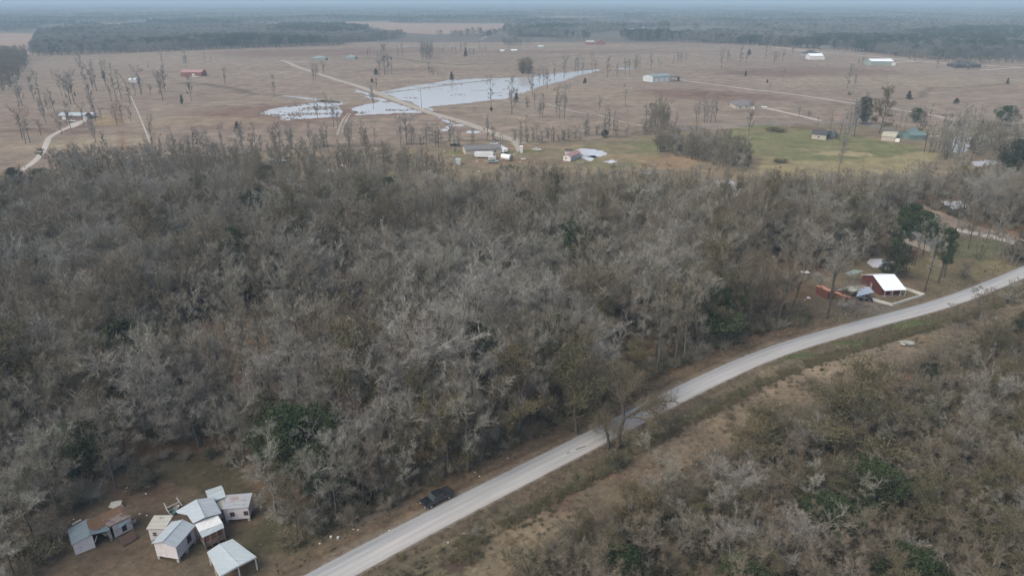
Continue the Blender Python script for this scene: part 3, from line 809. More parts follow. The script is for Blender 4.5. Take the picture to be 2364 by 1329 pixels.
def blob_meshes(seed, H, R, z0, n, size, m, lobes=9, conic=False, bark=None):
    """leafy evergreen: clumps of leaf faces on several lobes with gaps between them, on a trunk with limbs"""
    rng = np.random.default_rng(seed)
    g0 = Geo(); g = Geo()
    k = 6; P = np.zeros((k, 3)); P[:, 2] = np.linspace(0, H * .93, k); P[1:, :2] += np.cumsum(rng.normal(0, .03 * R, (k - 1, 2)), axis=0)
    g0.tube(P, np.linspace(H * .016 + .06, .03, k), 6)
    for i in range(lobes):
        t = (i + .5) / lobes; z = z0 + (H - z0) * t * (0.92)
        env = (1 - t) ** 0.8 if conic else math.sin(math.pi * (0.2 + 0.7 * t))
        az = i * 2.4 + rng.uniform(-.5, .5); rad = R * env * rng.uniform(.35, .75)
        c = np.array([math.cos(az) * rad, math.sin(az) * rad, z])
        g0.tube(np.array([[0, 0, z - .12 * H], (c * .5 + np.array([0, 0, z * .5 - .05 * H])), c]), [H * .006 + .02, H * .004 + .015, .012], 4)
        lr = R * (0.34 + .28 * env) * rng.uniform(.75, 1.15)
        m_ = int(n / lobes)
        d = rng.normal(size=(m_, 3)); d /= np.linalg.norm(d, axis=1)[:, None]
        rr = lr * rng.uniform(.45, 1.05, m_) ** .7
        q = c + d * rr[:, None] * np.array([1, 1, .72])
        keep = fbm(q[:, 0] / (.35 * R) + seed, q[:, 1] / (.35 * R) + q[:, 2] / (.4 * R), seed) > .40
        g.leaves(q[keep], size, rng)
    return [g0.mesh("trunk", bark or M_BARK), g.mesh("crown", m)]

def shrub_mesh(seed, H, R, n, m, leaf=0, leaf_size=.25, leaf_mat=None, tw=.03):
    rng = np.random.default_rng(seed); g = Geo(); g2 = Geo()
    st = 14
    for i in range(st):
        az = rng.uniform(0, 6.28); d = np.array([math.cos(az), math.sin(az), rng.uniform(.6, 2.2)]); d /= np.linalg.norm(d)
        L = H * rng.uniform(.6, 1.05) ; Q = [np.array([rng.normal(0, .15 * R), rng.normal(0, .15 * R), -.05])]
        for k in range(4):
            d = d + rng.normal(0, .18, 3); d /= np.linalg.norm(d); Q.append(Q[-1] + d * L / 4 * np.array([R / H * 1.1, R / H * 1.1, 1]))
        Q = np.array(Q); g.tube(Q, np.linspace(.035, .012, 5), 3)
        k = rng.integers(0, 4, n // st); s = rng.uniform(0, 1, n // st)[:, None]
        A = Q[k] * (1 - s) + Q[k + 1] * s
        D = rng.normal(0, .6, (len(A), 3)) + np.array([0, 0, .55]); D /= np.linalg.norm(D, axis=1)[:, None]; D *= (rng.uniform(.25, .6, len(A)) * min(H, R * 1.3) * .6)[:, None]
        g.blades(A, D, tw, rng)
        k2 = rng.integers(0, len(A), len(A) * 3 // 2); A2 = A[k2] + D[k2] * rng.uniform(.3, 1, len(k2))[:, None]
        D2 = rng.normal(0, .6, (len(A2), 3)) + np.array([0, 0, .3]); D2 *= .22 * min(H, R)
        g.blades(A2, D2, tw * .8, rng)
        if leaf:
            k3 = rng.integers(0, len(A2), leaf // st); g2.leaves(A2[k3] + D2[k3], leaf_size, rng)
    out = [g.mesh("branches", m)]
    if leaf: out.append(g2.mesh("foliage", leaf_mat))
    return out

print("building plant kinds")
K = {}
# broad open crowned leafless trees, heights about 15
for i in range(5):
    K[f"bare{i}"] = tree_meshes(10 + i, 15.0, 4.2 + .35 * i, .34 - .02 * i, 9 + i % 3, 6, 5, 16, tw=.038, tl=1.0, crown_mat=(M_PALE if i in (2, 4) else M_TWIG) if i % 2 == 0 else M_TWIGB, up=.35)
# slim pole-like woodland trees, heights about 15
for i in range(3):
    K[f"slim{i}"] = tree_meshes(30 + i, 15.0, 2.3 + .25 * i, .42, 12, 4, 4, 10, tw=.035, tl=.9, crown_mat=M_TWIG if i != 1 else M_TWIGB, narrow=True, up=.5)
# open pasture trees with few branches
for i in range(3):
    K[f"field{i}"] = tree_meshes(50 + i, 18.0, 4.2 + .4 * i, .28, 9, 6, 5, 10, tw=.06, tl=1.2, crown_mat=M_FIELDTWIG, bark=M_BARKDARK, up=.9)
K["multi0"] = tree_meshes(60, 11.0, 2.8, .15, 6, 5, 4, 12, tw=.035, tl=.8, crown_mat=M_TWIGB, multi=3)
K["multi1"] = tree_meshes(61, 11.0, 2.6, .15, 6, 5, 4, 12, tw=.035, tl=.8, crown_mat=M_TWIG, multi=3)
K["olive0"] = tree_meshes(70, 12.0, 4.6, .2, 10, 6, 5, 7, crown_mat=M_TWIGB, leaf=17000, leaf_size=.15, leaf_mat=M_OLIVE)
K["olive1"] = tree_meshes(71, 10.0, 4.4, .15, 10, 6, 5, 7, crown_mat=M_TWIGB, leaf=14000, leaf_size=.15, leaf_mat=M_OLIVE)
K["rust0"] = tree_meshes(72, 7.0, 2.4, .12, 9, 5, 4, 8, crown_mat=M_TWIGB, leaf=10000, leaf_size=.13, leaf_mat=M_RUST, tl=.6)
K["green0"] = blob_meshes(80, 9.0, 4.2, 2.2, 17000, .25, M_GREEN, lobes=12)
K["green1"] = blob_meshes(81, 10.0, 3.6, 2.0, 15000, .25, M_DARK, lobes=11)
K["pine0"] = blob_meshes(82, 16.0, 3.2, 6.5, 12000, .27, M_GREEN, lobes=11)
K["cone0"] = blob_meshes(83, 5.0, 1.7, .4, 3500, .28, M_DARK, lobes=10, conic=True)
K["shrub0"] = shrub_mesh(90, 3.2, 2.2, 1300, M_TWIGB)
K["shrub1"] = shrub_mesh(91, 2.8, 2.4, 1200, M_TWIG)
K["shrub2"] = shrub_mesh(92, 2.6, 2.2, 900, M_TWIGB, leaf=1500, leaf_size=.2, leaf_mat=M_OLIVE)
K["shrub3"] = shrub_mesh(93, 2.4, 2.2, 700, M_TWIGB, leaf=1900, leaf_size=.2, leaf_mat=M_DARK)
K["shrub4"] = shrub_mesh(94, 2.2, 2.0, 900, M_TWIGB, leaf=0)
K["weed0"] = shrub_mesh(95, .9, .8, 320, M_WEED, tw=.03)
K["weed1"] = shrub_mesh(96, .7, .9, 320, M_STRAW, tw=.03)
def far_meshes(seed, H, R, m, n):
    rng = np.random.default_rng(seed); g0 = Geo(); g = Geo()
    g0.tube(np.array([[0, 0, 0], [.1, 0, H * .5], [0, .1, H * .9]]), [.25, .18, .06], 4)
    d = rng.normal(size=(n, 3)); d /= np.linalg.norm(d, axis=1)[:, None]; r = rng.uniform(.5, 1, n)[:, None] ** .5
    q = d * r * np.array([R, R, H * .36]) + np.array([0, 0, H * .62])
    D = d * .5 + rng.normal(0, .4, (n, 3)) + np.array([0, 0, .6]); D *= 1.6
    g.blades(q, D, .34, rng)
    return [g0.mesh("trunk", M_BARK), g.mesh("crown", m)]
K["far0"] = far_meshes(101, 14.0, 4.5, M_FAR, 260)
K["far1"] = far_meshes(102, 16.0, 4.0, M_FAR, 240)
K["far2"] = far_meshes(103, 17.0, 4.0, M_FARG, 420)
BASE_H = {"bare": 15., "slim": 15., "field": 18., "multi": 11., "olive": 11., "rust": 7., "green": 9.5, "pine": 16., "cone": 5., "shrub": 2.8, "weed": .8, "far": 15.}
def base_h(k): return BASE_H[k.rstrip("0123456789")]

def plant(kind, x, y, h=None, s=None, rz=None, name="bare_tree", label=None, cat="tree", group=None, wide=1.0, rng=random):
    s = s if s is not None else h / base_h(kind)
    o = empty(name, (x, y, -0.05), rng.uniform(0, 6.28) if rz is None else rz)
    o.scale = (s * wide, s * wide, s)
    for me in K[kind]:
        c = bpy.data.objects.new(me.name.split(".")[0], me); COL.objects.link(c); c.parent = o
    tag(o, label, cat, group)
    return o

def scatter_stuff(name, pts, kinds, label, src):
    """pts: rows x, y, scale, rz, kind index, wide -> ONE object that draws the copies"""
    pts = np.asarray(pts, dtype=np.float32)
    me = bpy.data.meshes.new(name); me.vertices.add(len(pts))
    co = np.zeros((len(pts), 3), dtype=np.float32); co[:, :2] = pts[:, :2]; co[:, 2] = -.05
    me.vertices.foreach_set("co", co.ravel())
    def attr(n, t, data, key):
        a = me.attributes.new(n, t, 'POINT'); a.data.foreach_set(key, data)
    attr("size", 'FLOAT_VECTOR', np.stack([pts[:, 2] * pts[:, 5], pts[:, 2] * pts[:, 5], pts[:, 2]], 1).ravel(), "vector")
    attr("turn", 'FLOAT_VECTOR', np.stack([np.zeros(len(pts)), np.zeros(len(pts)), pts[:, 3]], 1).astype(np.float32).ravel(), "vector")
    attr("pick", 'INT', pts[:, 4].astype(np.int32), "value")
    o = bpy.data.objects.new(name, me); COL.objects.link(o)
    ng = bpy.data.node_groups.new(name, 'GeometryNodeTree')
    ng.interface.new_socket("Geometry", in_out='INPUT', socket_type='NodeSocketGeometry')
    ng.interface.new_socket("Geometry", in_out='OUTPUT', socket_type='NodeSocketGeometry')
    gi = ng.nodes.new("NodeGroupInput"); go = ng.nodes.new("NodeGroupOutput")
    iop = ng.nodes.new("GeometryNodeInstanceOnPoints")
    ng.links.new(gi.outputs[0], iop.inputs["Points"])
    top = ng.nodes.new("GeometryNodeJoinGeometry")
    for k in reversed(kinds):
        j = ng.nodes.new("GeometryNodeJoinGeometry")
        for child in src[k].children:
            oi = ng.nodes.new("GeometryNodeObjectInfo"); oi.transform_space = 'ORIGINAL'; oi.inputs["Object"].default_value = child; oi.inputs["As Instance"].default_value = False
            ng.links.new(oi.outputs["Geometry"], j.inputs[0])
        g2i = ng.nodes.new("GeometryNodeGeometryToInstance"); ng.links.new(j.outputs[0], g2i.inputs[0]); ng.links.new(g2i.outputs[0], top.inputs[0])
    ng.links.new(top.outputs[0], iop.inputs["Instance"])
    iop.inputs["Pick Instance"].default_value = True
    def na(n, t):
        a = ng.nodes.new("GeometryNodeInputNamedAttribute"); a.data_type = t; a.inputs["Name"].default_value = n
        return [s for s in a.outputs if s.enabled and s.name == "Attribute"][0]
    ng.links.new(na("pick", 'INT'), iop.inputs["Instance Index"])
    er = ng.nodes.new("FunctionNodeEulerToRotation"); ng.links.new(na("turn", 'FLOAT_VECTOR'), er.inputs[0]); ng.links.new(er.outputs[0], iop.inputs["Rotation"])
    ng.links.new(na("size", 'FLOAT_VECTOR'), iop.inputs["Scale"])
    ng.links.new(iop.outputs[0], go.inputs[0])
    md = o.modifiers.new("copies", 'NODES'); md.node_group = ng
    o["kind"] = "stuff"; o["label"] = label
    return o

def in_frame(x, y, h, pad=40):
    if y < 30: return False
    a = proj(x, y, 0); b = proj(x, y, h)
    return -pad - 60 < a[0] < 2364 + pad + 60 and b[1] < 1329 + pad and a[1] > -20

def fill(poly_px, step, seed, jitter=.5, extra=None):
    rng = np.random.default_rng(seed)
    w = W(poly_px); xs = [p.x for p in w]; ys = [p.y for p in w]
    gx, gy = np.meshgrid(np.arange(min(xs), max(xs), step), np.arange(min(ys), max(ys), step))
    x = gx.ravel() + rng.uniform(-jitter, jitter, gx.size) * step; y = gy.ravel() + rng.uniform(-jitter, jitter, gx.size) * step
    m = inpoly(x, y, [(p.x, p.y) for p in w])
    x, y = x[m], y[m]
    return x, y, rng

def road_dist(x, y):
    d = np.full(len(x), 999.0); Q = np.stack([x, y], 1)
    for a, b in zip(RC[:-1:2], RC[1::2]):
        d = np.minimum(d, np.hypot(Q[:, 0] - a[0], Q[:, 1] - a[1]))
    return d
# ---------------------------------------------------------------- the woods
SRC = {}
R = random.Random(5)
def plants_of(poly, step, seed, kinds, hfun, widefun=None, keep=None):
    """rows: x, y, h, kind, wide"""
    x, y, rng = fill(poly, step, seed)
    if keep is not None:
        k = keep(x, y); x, y = x[k], y[k]
    out = []
    clump = vnoise(x / 22, y / 22, seed + 3)
    for i in range(len(x)):
        h = hfun(x[i], y[i], rng)
        if not in_frame(x[i], y[i], h, 260): continue
        names = kinds(x[i], y[i], rng, clump[i])
        out.append((x[i], y[i], h, names, 1.0 if widefun is None else widefun(rng)))
    return out

def clear_of(pts):
    P = [(at(px, py), r) for px, py, r in pts]
    def f(x, y):
        k = np.ones(len(x), bool)
        for p, r in P: k &= np.hypot(x - p.x, y - p.y) > r
        return k
    return f

def kinds_wood(x, y, rng, c):
    if in_glade(x, y): return "slim%d" % rng.integers(0, 3)
    r = rng.random()
    if r < .02: return "green%d" % rng.integers(0, 2)
    if r < .05: return "olive%d" % rng.integers(0, 2)
    px, py = proj(x, y)
    silver = float(fbm(np.array([x / 45.]), np.array([y / 45.]), 63)[0]) + .16 * max(0, 1 - ((px - 420) / 240) ** 2 - ((py - 960) / 130) ** 2) + .18 * max(0, 1 - ((px - 1000) / 160) ** 2 - ((py - 880) / 120) ** 2) + .14 * max(0, 1 - ((px - 1430) / 330) ** 2 - ((py - 690) / 150) ** 2)
    pale = rng.random() < min(.85, max(.06, (silver - .50) * 5))
    if c < .42 and r < .72: return "slim%d" % (1 if not pale else (0, 2)[rng.integers(0, 2)])
    if r > .93: return "multi%d" % rng.integers(0, 2)
    if pale: return ("bare2", "bare4", "bare0")[rng.integers(0, 3)]
    return ("bare1", "bare3", "bare0")[rng.integers(0, 3)] if rng.random() < .8 else "slim%d" % rng.integers(0, 3)

def h_wood(x, y, rng):
    b = 12.0 + 4.0 * (y > 110) - 5.0 * min(1, max(0, (y - 230) / 60))
    edge = 1.0
    return b * rng.uniform(.72, 1.18)

clear1 = clear_of([(1800,650,14),(1850,690,10),(2140,498,9),(2110,535,17),(2160,530,14),(2060,560,10),(2220,535,6),(2280,548,6),(2340,560,6),(2180,520,6),(640,378,12),(770,385,14),(1240,1000,0),(60,430,12),(1670,440,6),(1690,455,6),(2180,470,8),(1670,488,13),(1670,462,12),(1590,460,6),(700,1092,6),(702,1125,7),(640,1200,0)])
GLADES = [(at(800,835), 30, 30), (at(570,800), 22, 24)]
def in_glade(x, y):
    g = np.zeros(np.shape(x), bool)
    for p, rx, ry in GLADES: g |= ((x - p.x) / rx) ** 2 + ((y - p.y) / ry) ** 2 < 1
    return g
def keep_wood(x, y):
    k = clear1(x, y) & (road_dist(x, y) > 8.5)
    # glades where the floor and the trunks show
    g = fbm(x / 26, y / 26, 77)
    gl = (g > .62) & (y < 260)
    rows_ = 664.5 + F * (CAM_H * CP - y * SP) / (y * CP + CAM_H * SP)
    k &= vnoise(x * 3.1, y * 3.1, 5) < np.clip((rows_ - 405) / 95, .38, 1.01)
    return k & (~gl | (vnoise(x, y, 8) > .55)) & (~in_glade(x, y) | (vnoise(x * 1.7, y * 1.7, 28) > .42))
wood = plants_of(WOOD, 4.7, 7, kinds_wood, h_wood, keep=keep_wood, widefun=lambda r: r.uniform(.85, 1.25))
print("wood", len(wood))

THICK = [(1150,1600),(1210,1350),(1340,1275),(1450,1215),(1545,1175),(1640,1110),(1730,1040),(1800,1010),(1880,985),(1965,945),(2040,905),(2105,865),(2170,835),(2260,795),(2330,770),(2420,715),(2600,660),(3000,640),(3000,1700)]
def kinds_thick(x, y, rng, c):
    r = rng.random()
    if r < .13: return "olive%d" % rng.integers(0, 2)
    if r < .14: return "rust0"
    if r < .17: return "green%d" % rng.integers(0, 2)
    if c > .5: return ("bare1" if rng.random() < .5 else "bare3") if r < .6 else ("bare%d" % rng.integers(0, 5) if r < .72 else "multi0")
    return "multi0" if r < .7 else ("multi1" if r < .8 else "bare1")
def h_thick(x, y, rng): return rng.uniform(4.5, 9.5)
thick = plants_of(THICK, 3.6, 9, kinds_thick, h_thick, keep=lambda x, y: (road_dist(x, y) > 14) & (vnoise(x / 7, y / 7, 4) > .18), widefun=lambda r: r.uniform(1.0, 1.45))
print("thicket", len(thick))

# copses and hedgerow trees beyond the wood
MID = []
def copse(poly, step, seed, h0, h1, kinds):
    global MID
    MID += plants_of(poly, step, seed, lambda x, y, rng, c: kinds[rng.integers(0, len(kinds))], lambda x, y, rng: rng.uniform(h0, h1))
copse([(1505,330),(1600,335),(1700,352),(1740,385),(1700,400),(1600,372),(1515,352)], 5.0, 21, 6, 13, ["multi0", "multi1", "bare1", "multi0"])
copse([(1490,290),(1530,286),(1540,300),(1495,304)], 5.0, 22, 12, 18, ["multi0", "bare1", "slim1"])
copse([(620,368),(900,365),(1020,385),(1060,440),(900,440),(600,425)], 6.5, 23, 6, 11, ["multi0", "slim1", "slim0", "bare1", "multi1"])
copse([(120,385),(320,372),(600,368),(620,425),(300,430),(130,430)], 5.5, 24, 7, 12, ["multi0", "slim1", "slim0", "bare1", "bare2"])
copse([(1180,405),(1500,415),(1700,425),(1900,430),(1850,465),(1400,470),(1250,480),(1060,450)], 6.0, 25, 4, 9, ["multi0", "multi1", "slim1"])
copse([(2110,345),(2200,330),(2420,330),(2420,375),(2190,380)], 7.0, 26, 10, 16, ["slim0", "bare1", "slim2", "multi1", "slim1"])
copse([(1990,290),(2160,300),(2330,300),(2420,296),(2420,312),(2200,322),(2060,300)], 14.0, 27, 9, 15, ["slim0", "slim2", "field1", "multi0"])
copse([(1170,322),(1400,318),(1500,300),(1490,306),(1400,328),(1180,330)], 14.0, 28, 3, 7, ["multi0", "multi1"])
copse([(1202,160),(1228,160),(1222,172),(1200,172)], 5.0, 29, 9, 15, ["multi0"])
copse([(975,128),(1000,126),(1000,139),(976,140)], 9.0, 30, 13, 19, ["field0", "field1", "slim0"])
copse([(20,128),(60,130),(70,150),(30,205),(-60,240),(-60,140)], 10.0, 31, 10, 16, ["bare1", "slim1", "multi0"])
print("mid", len(MID))

def size_of(t): return t[2] / math.hypot(t[0], t[1], CAM_H)
def seen(t):
    a = proj(t[0], t[1], t[2] * .7)
    return -20 < a[0] < 2384 and -20 < a[1] < 1345

# the ~300 largest leafless trees stand as trees of their own, the others merge into the wood
NAMES = {"bare": ("bare_tree", "tree"), "slim": ("slim_bare_tree", "tree"), "multi": ("bare_thicket_tree", "tree"), "olive": ("olive_leaved_tree", "tree"),
         "rust": ("rusty_leaved_bush", "bush"), "green": ("evergreen_tree", "tree")}
LOOK = {"bare0": "wide pale grey leafless tree", "bare1": "wide brown-twigged leafless tree", "bare2": "wide silvery leafless tree", "bare3": "wide dull brown leafless tree", "bare4": "very wide pale leafless tree",
        "slim0": "slim straight grey leafless tree", "slim1": "slim straight brown leafless tree", "slim2": "slim pale leafless tree with long trunk",
        "multi0": "many-stemmed brown leafless tree", "multi1": "many-stemmed grey leafless tree", "olive0": "big olive-brown tree keeping thin leaves", "olive1": "low olive-brown tree keeping thin leaves",
        "rust0": "rusty orange-leaved bush", "green0": "rounded dark green evergreen", "green1": "dense blackish green evergreen"}
def zone(x, y, south):
    px, py = proj(x, y)
    if south:
        if px < 1560: return "in the thicket below the big forked roadside tree"
        if py > 1120: return "in the dense thicket at the bottom right"
        if px > 2050: return "in the thicket across the road from the red house"
        return "in the thicket below the straw clearing"
    rd = float(road_dist(np.array([x]), np.array([y]))[0])
    if px < 330 and py > 950: return "behind the collapsed white shed"
    if 330 <= px < 660 and py > 950: return "in the wood edge behind the white farmhouse"
    if rd < 22: return "on the wood edge beside the road" if px < 1500 else "on the wood edge left of the red house"
    if px < 800: return "in the left part of the big wood"
    if px < 1500: return "in the middle of the big wood"
    return "in the wood behind the red house"
rows = []
for src, south in ((wood, False), (thick, True)):
    for t in src: rows.append((size_of(t) if seen(t) else 0, t, south))
rows.sort(key=lambda r: -r[0])
cnt = {}; LIM = {"bare": 300, "slim": 170, "multi": 240, "olive": 70, "rust": 12, "green": 50}
rest_wood = []; rest_thick = []
ROWN = 0
for s, t, south in rows:
    fam = t[3].rstrip("0123456789")
    if s > 0 and cnt.get(fam, 0) < LIM[fam]:
        cnt[fam] = cnt.get(fam, 0) + 1
        z = zone(t[0], t[1], south)
        lab = LOOK[t[3]] + " " + z
        nm, ct = NAMES[fam]
        o = plant(t[3], t[0], t[1], h=t[2], name=nm, label=lab, cat=ct, group=lab, wide=t[4], rng=R)
        SRC.setdefault(t[3], o)
    else:
        (rest_thick if south else rest_wood).append(t)
print("individuals", cnt, "rest", len(rest_wood), len(rest_thick))

def named(kind, px, by, ty, name, label, wide=1.0, cat="tree", group=None, rz=None):
    p = at(px, by); h = height_at(px, by, ty)
    o = plant(kind, p.x, p.y, h=h, name=name, label=label, cat=cat, group=group, wide=wide, rz=rz, rng=R)
    SRC.setdefault(kind, o)
    return o

named("green0", 700, 1085, 945, "evergreen_tree", "bright green rounded evergreen in the wood above the pickup and left of it", 1.45)
named("green0", 735, 1160, 1035, "evergreen_tree", "smaller green evergreen just below the bright rounded one", 1.0)
named("green1", 45, 462, 392, "evergreen_tree", "dark evergreen beside the blue roof corner at the left edge", 1.1)
named("green0", 2125, 555, 488, "evergreen_tree", "green pine-like tree over the pale roofs at the wood edge", 1.3)
named("pine0", 2068, 600, 485, "pine_tree", "dark pine standing left of the pale roofs", 1.25)
named("green1", 2060, 640, 560, "evergreen_tree", "near-black spreading evergreen behind the red house", 1.1)
named("pine0", 2165, 655, 520, "pine_tree", "tall pine with ivy trunk in the yard right of the red house", .75)
named("slim2", 2135, 672, 560, "yard_tree", "leaning slender tree in the yard right of the red house", .9)
named("slim0", 2088, 636, 570, "yard_tree", "slender leafless tree just behind the white roofed red house", .9)
named("bare0", 2200, 600, 520, "yard_tree", "bare tree at the edge of the mown yard lawn", .8)
named("multi1", 2229, 642, 606, "fruit_tree", "small round leafless fruit tree standing in the roadside lawn", 1.5)
named("bare2", 1908, 735, 560, "yard_tree", "tall ivy-trunked leafless tree in front of the rusty containers", 1.2)
named("olive0", 1965, 590, 482, "olive_leaved_tree", "broad brown-olive crown left of the dark pine", 1.5)
named("green1", 1790, 560, 492, "evergreen_tree", "wide green evergreen patch in the wood behind the red house", 1.5)
named("green0", 1860, 565, 500, "evergreen_tree", "green evergreen right of the wide green patch", 1.3)
named("green1", 2350, 430, 330, "evergreen_tree", "dark green evergreen at the right edge beyond the wood", 1.4)
named("olive0", 1110, 930, 830, "olive_leaved_tree", "broad olive crown above the road bend in the wood middle", 1.4)
named("olive0", 1330, 1000, 850, "olive_leaved_tree", "brown-olive tree crown left of the big forked roadside tree", 1.3)
named("olive1", 1460, 915, 805, "olive_leaved_tree", "olive green crown on the wood edge above the forked tree", 1.3)
named("olive0", 1195, 1010, 865, "olive_leaved_tree", "dull olive crown between the huge pale tree and the road", 1.2)
named("olive1", 610, 1010, 925, "olive_leaved_tree", "olive tree left of the bright rounded evergreen", 1.3)
named("bare1", 2262, 742, 672, "bare_tree", "brown scrubby tree overlapping the far road edge on the right", 1.5)
named("multi0", 2215, 760, 708, "bare_thicket_tree", "low brown scrub tree below the road at the upper right", 1.4)
named("multi1", 2335, 702, 650, "bare_thicket_tree", "grey scrub tree against the road at the right edge", 1.4)
named("slim1", 2175, 640, 545, "yard_tree", "thin ivy-clad tree next to the tall yard pine", .9)
named("slim0", 2112, 612, 540, "yard_tree", "thin tree between the yard pine and the red house roof", .9)
named("green0", 2098, 528, 468, "evergreen_tree", "green bushy pine above the pale roofs on the wood edge", 1.2)
named("bare1", 2235, 575, 490, "yard_tree", "bare tree in front of the curved driveway, left one", .8)
named("slim0", 2290, 600, 505, "yard_tree", "dark bare tree beside the driveway near the right edge", 1.3)
named("multi0", 2335, 612, 545, "bare_thicket_tree", "dark brushy clump between driveway and road at the right edge", 1.6)
named("green1", 2350, 600, 560, "evergreen_tree", "low dark evergreen clump at the right edge above the road", 1.6)
named("bare0", 2020, 575, 495, "yard_tree", "bare tree left of the faded red metal shed", .9)
named("pine0", 2140, 575, 500, "pine_tree", "green pine over the grey roofed house", 1.5)
named("olive1", 1035, 1090, 940, "olive_leaved_tree", "tall olive-brown tree beside the road wood edge", 1.1)
named("rust0", 1765, 1225, 1168, "rusty_leaved_bush", "orange-brown bush in the thicket right of the pale twigs", 1.1, "bush")
named("rust0", 1895, 1310, 1245, "rusty_leaved_bush", "bright orange-brown bush near the bottom edge", 1.1, "bush")
named("olive0", 1960, 1080, 915, "olive_leaved_tree", "largest olive-brown crown in the right thicket", 1.6)
named("olive1", 1730, 1090, 965, "olive_leaved_tree", "olive-grey crown left of the largest olive crown", 1.5)
named("bare4", 985, 1000, 760, "bare_tree", "huge pale spreading leafless tree in the wood centre", 1.25)
named("bare2", 1045, 940, 690, "bare_tree", "tall pale leafless tree behind the huge spreading one", 1.2)
named("bare4", 720, 980, 800, "bare_tree", "wide pinkish leafless tree above the bright rounded evergreen", 1.3)
named("bare0", 480, 980, 780, "bare_tree", "pale silver leafless tree behind the white farmhouse", 1.3)
named("bare2", 340, 1010, 820, "bare_tree", "pale leafless tree standing behind the farmyard gap", 1.2)
named("bare0", 1080, 1090, 900, "bare_tree", "leafless tree with forked white limbs near the road", 1.0)
named("bare0", 1520, 1190, 1050, "bare_tree", "pale fan-shaped leafless tree on the straw clearing edge", 1.1)
named("bare2", 1680, 1220, 1080, "bare_tree", "pale spreading leafless tree low in the thicket", 1.3)
named("bare4", 1820, 1350, 1205, "bare_tree", "pale silver leafless tree at the bottom centre right", 1.3)
named("bare2", 2240, 1030, 870, "bare_tree", "pale grey leafless tree at the right of the thicket", 1.2)
named("bare0", 2210, 1110, 960, "bare_tree", "pale leafless tree in the right thicket below the grey one", 1.1)

for (px, by, ty, k) in ((1975,612,540,"bare1"),(2000,598,515,"slim0"),(2030,590,520,"bare3"),(2155,600,520,"slim2"),(2180,640,560,"slim1"),(2240,548,480,"bare1"),(2275,560,480,"slim0"),(2310,572,490,"bare3"),(2345,580,500,"slim1"),(2205,540,475,"slim2"),(2130,590,520,"slim0"),(2260,600,550,"multi0"),(2320,590,545,"multi1")):
    left = px < 2100
    named(k, px, by, ty, "yard_tree", "thin bare tree screening the sheds left of the yard pines" if left else "thin bare tree between the curved driveway and the road", 1.0, group="yard screen left" if left else "driveway screen")
# far woods need a model of each kind: three trees on the near edge of the far wood
named("far0", 300, 121, 104, "far_wood_tree", "grey tree on the edge of the far left wood, left of its middle")
named("far1", 640, 108, 92, "far_wood_tree", "grey tree on the edge of the far left wood, right of its middle")
named("far2", 1530, 84, 52, "far_pine", "dark pine rising over the copse behind the far red barn", 1.6)

named("multi0", 2203, 158, 134, "field_tree", "dark bushy tree at the left end of the dark low house", 1.4)
named("bare1", 2262, 160, 134, "field_tree", "dark brown tree at the right end of the dark low house", 1.3)
named("multi1", 2236, 161, 140, "field_tree", "grey bushy tree in front of the dark low house", 1.5)
# ---- trees standing singly in the pasture: px, base row, top row
FIELD = [(52,320,250),(96,244,178),(52,245,190),(144,223,173),(172,240,173),(210,237,183),(223,210,150),(195,185,135),(245,203,150),(271,237,165),(281,230,175),(301,243,190),(326,220,160),(348,220,196),(376,233,176),(382,213,160),
 (376,156,122),(431,156,122),(342,157,147),(442,233,180),(521,200,163),(474,145,124),(634,223,180),(724,186,153),(733,174,150),(164,300,245),(127,262,215),(70,330,262),(222,330,285),(394,350,300),(450,345,300),(352,328,275),(636,350,300),(673,342,292),
 (717,340,292),(756,340,290),(734,275,236),(755,262,222),(771,294,238),(748,169,145),(889,173,115),(896,172,130),(869,204,184),(862,252,204),(991,175,148),(998,174,155),(975,139,100),(985,136,98),(994,135,100),(929,130,101),(855,133,112),(1023,124,110),
 (1065,121,101),(1075,130,101),(1084,127,112),(1053,123,108),(1108,118,101),(1120,120,108),(1134,255,190),(1182,263,190),(1192,237,207),(1235,252,207),(1229,219,178),(1253,271,225),(1284,260,225),(1201,320,278),(1214,320,275),(1124,325,272),(994,328,290),
 (926,342,281),(940,335,272),(951,338,278),(866,338,287),(834,332,284),(813,332,284),(632,340,305),(1302,180,135),(1280,187,151),(1255,195,160),(1334,170,132),(1345,172,138),(1367,170,130),(1375,169,140),(1402,179,140),(1423,177,146),(1442,160,138),(1453,171,138),
 (1467,165,130),(1471,160,130),(1477,160,138),(1503,160,130),(1521,154,132),(1565,146,121),(1572,146,124),(1665,157,116),(1679,144,118),(1708,148,115),(1444,245,198),(1448,264,245),(1303,272,206),(1286,264,204),(1383,256,225),(1264,205,165),(1396,310,256),
 (1405,305,258),(1353,312,270),(1422,314,290),(1382,313,288),(1611,283,236),(1625,280,220),(1651,283,228),(1640,284,235),(1728,312,245),(1766,139,107),(1777,122,100),(1787,148,123),(1797,142,113),(1806,141,116),(1828,128,106),(1807,187,160),(1955,204,155),
 (2162,158,127),(2044,132,118),(1844,271,240),(1968,290,226),(1972,316,245),(1990,288,226),(2146,278,245),(2227,290,245),(2259,287,252),(1946,336,284),(1914,325,258),(2224,350,275),(2198,350,280),(1990,150,128),(2110,141,125),(1000,330,300),(1090,330,300),
 (1160,330,305),(1250,330,300),(1300,325,300),(1340,322,300),(1936,392,325),(1720,380,330),(2330,300,250),(2175,300,262),(1560,290,262)]
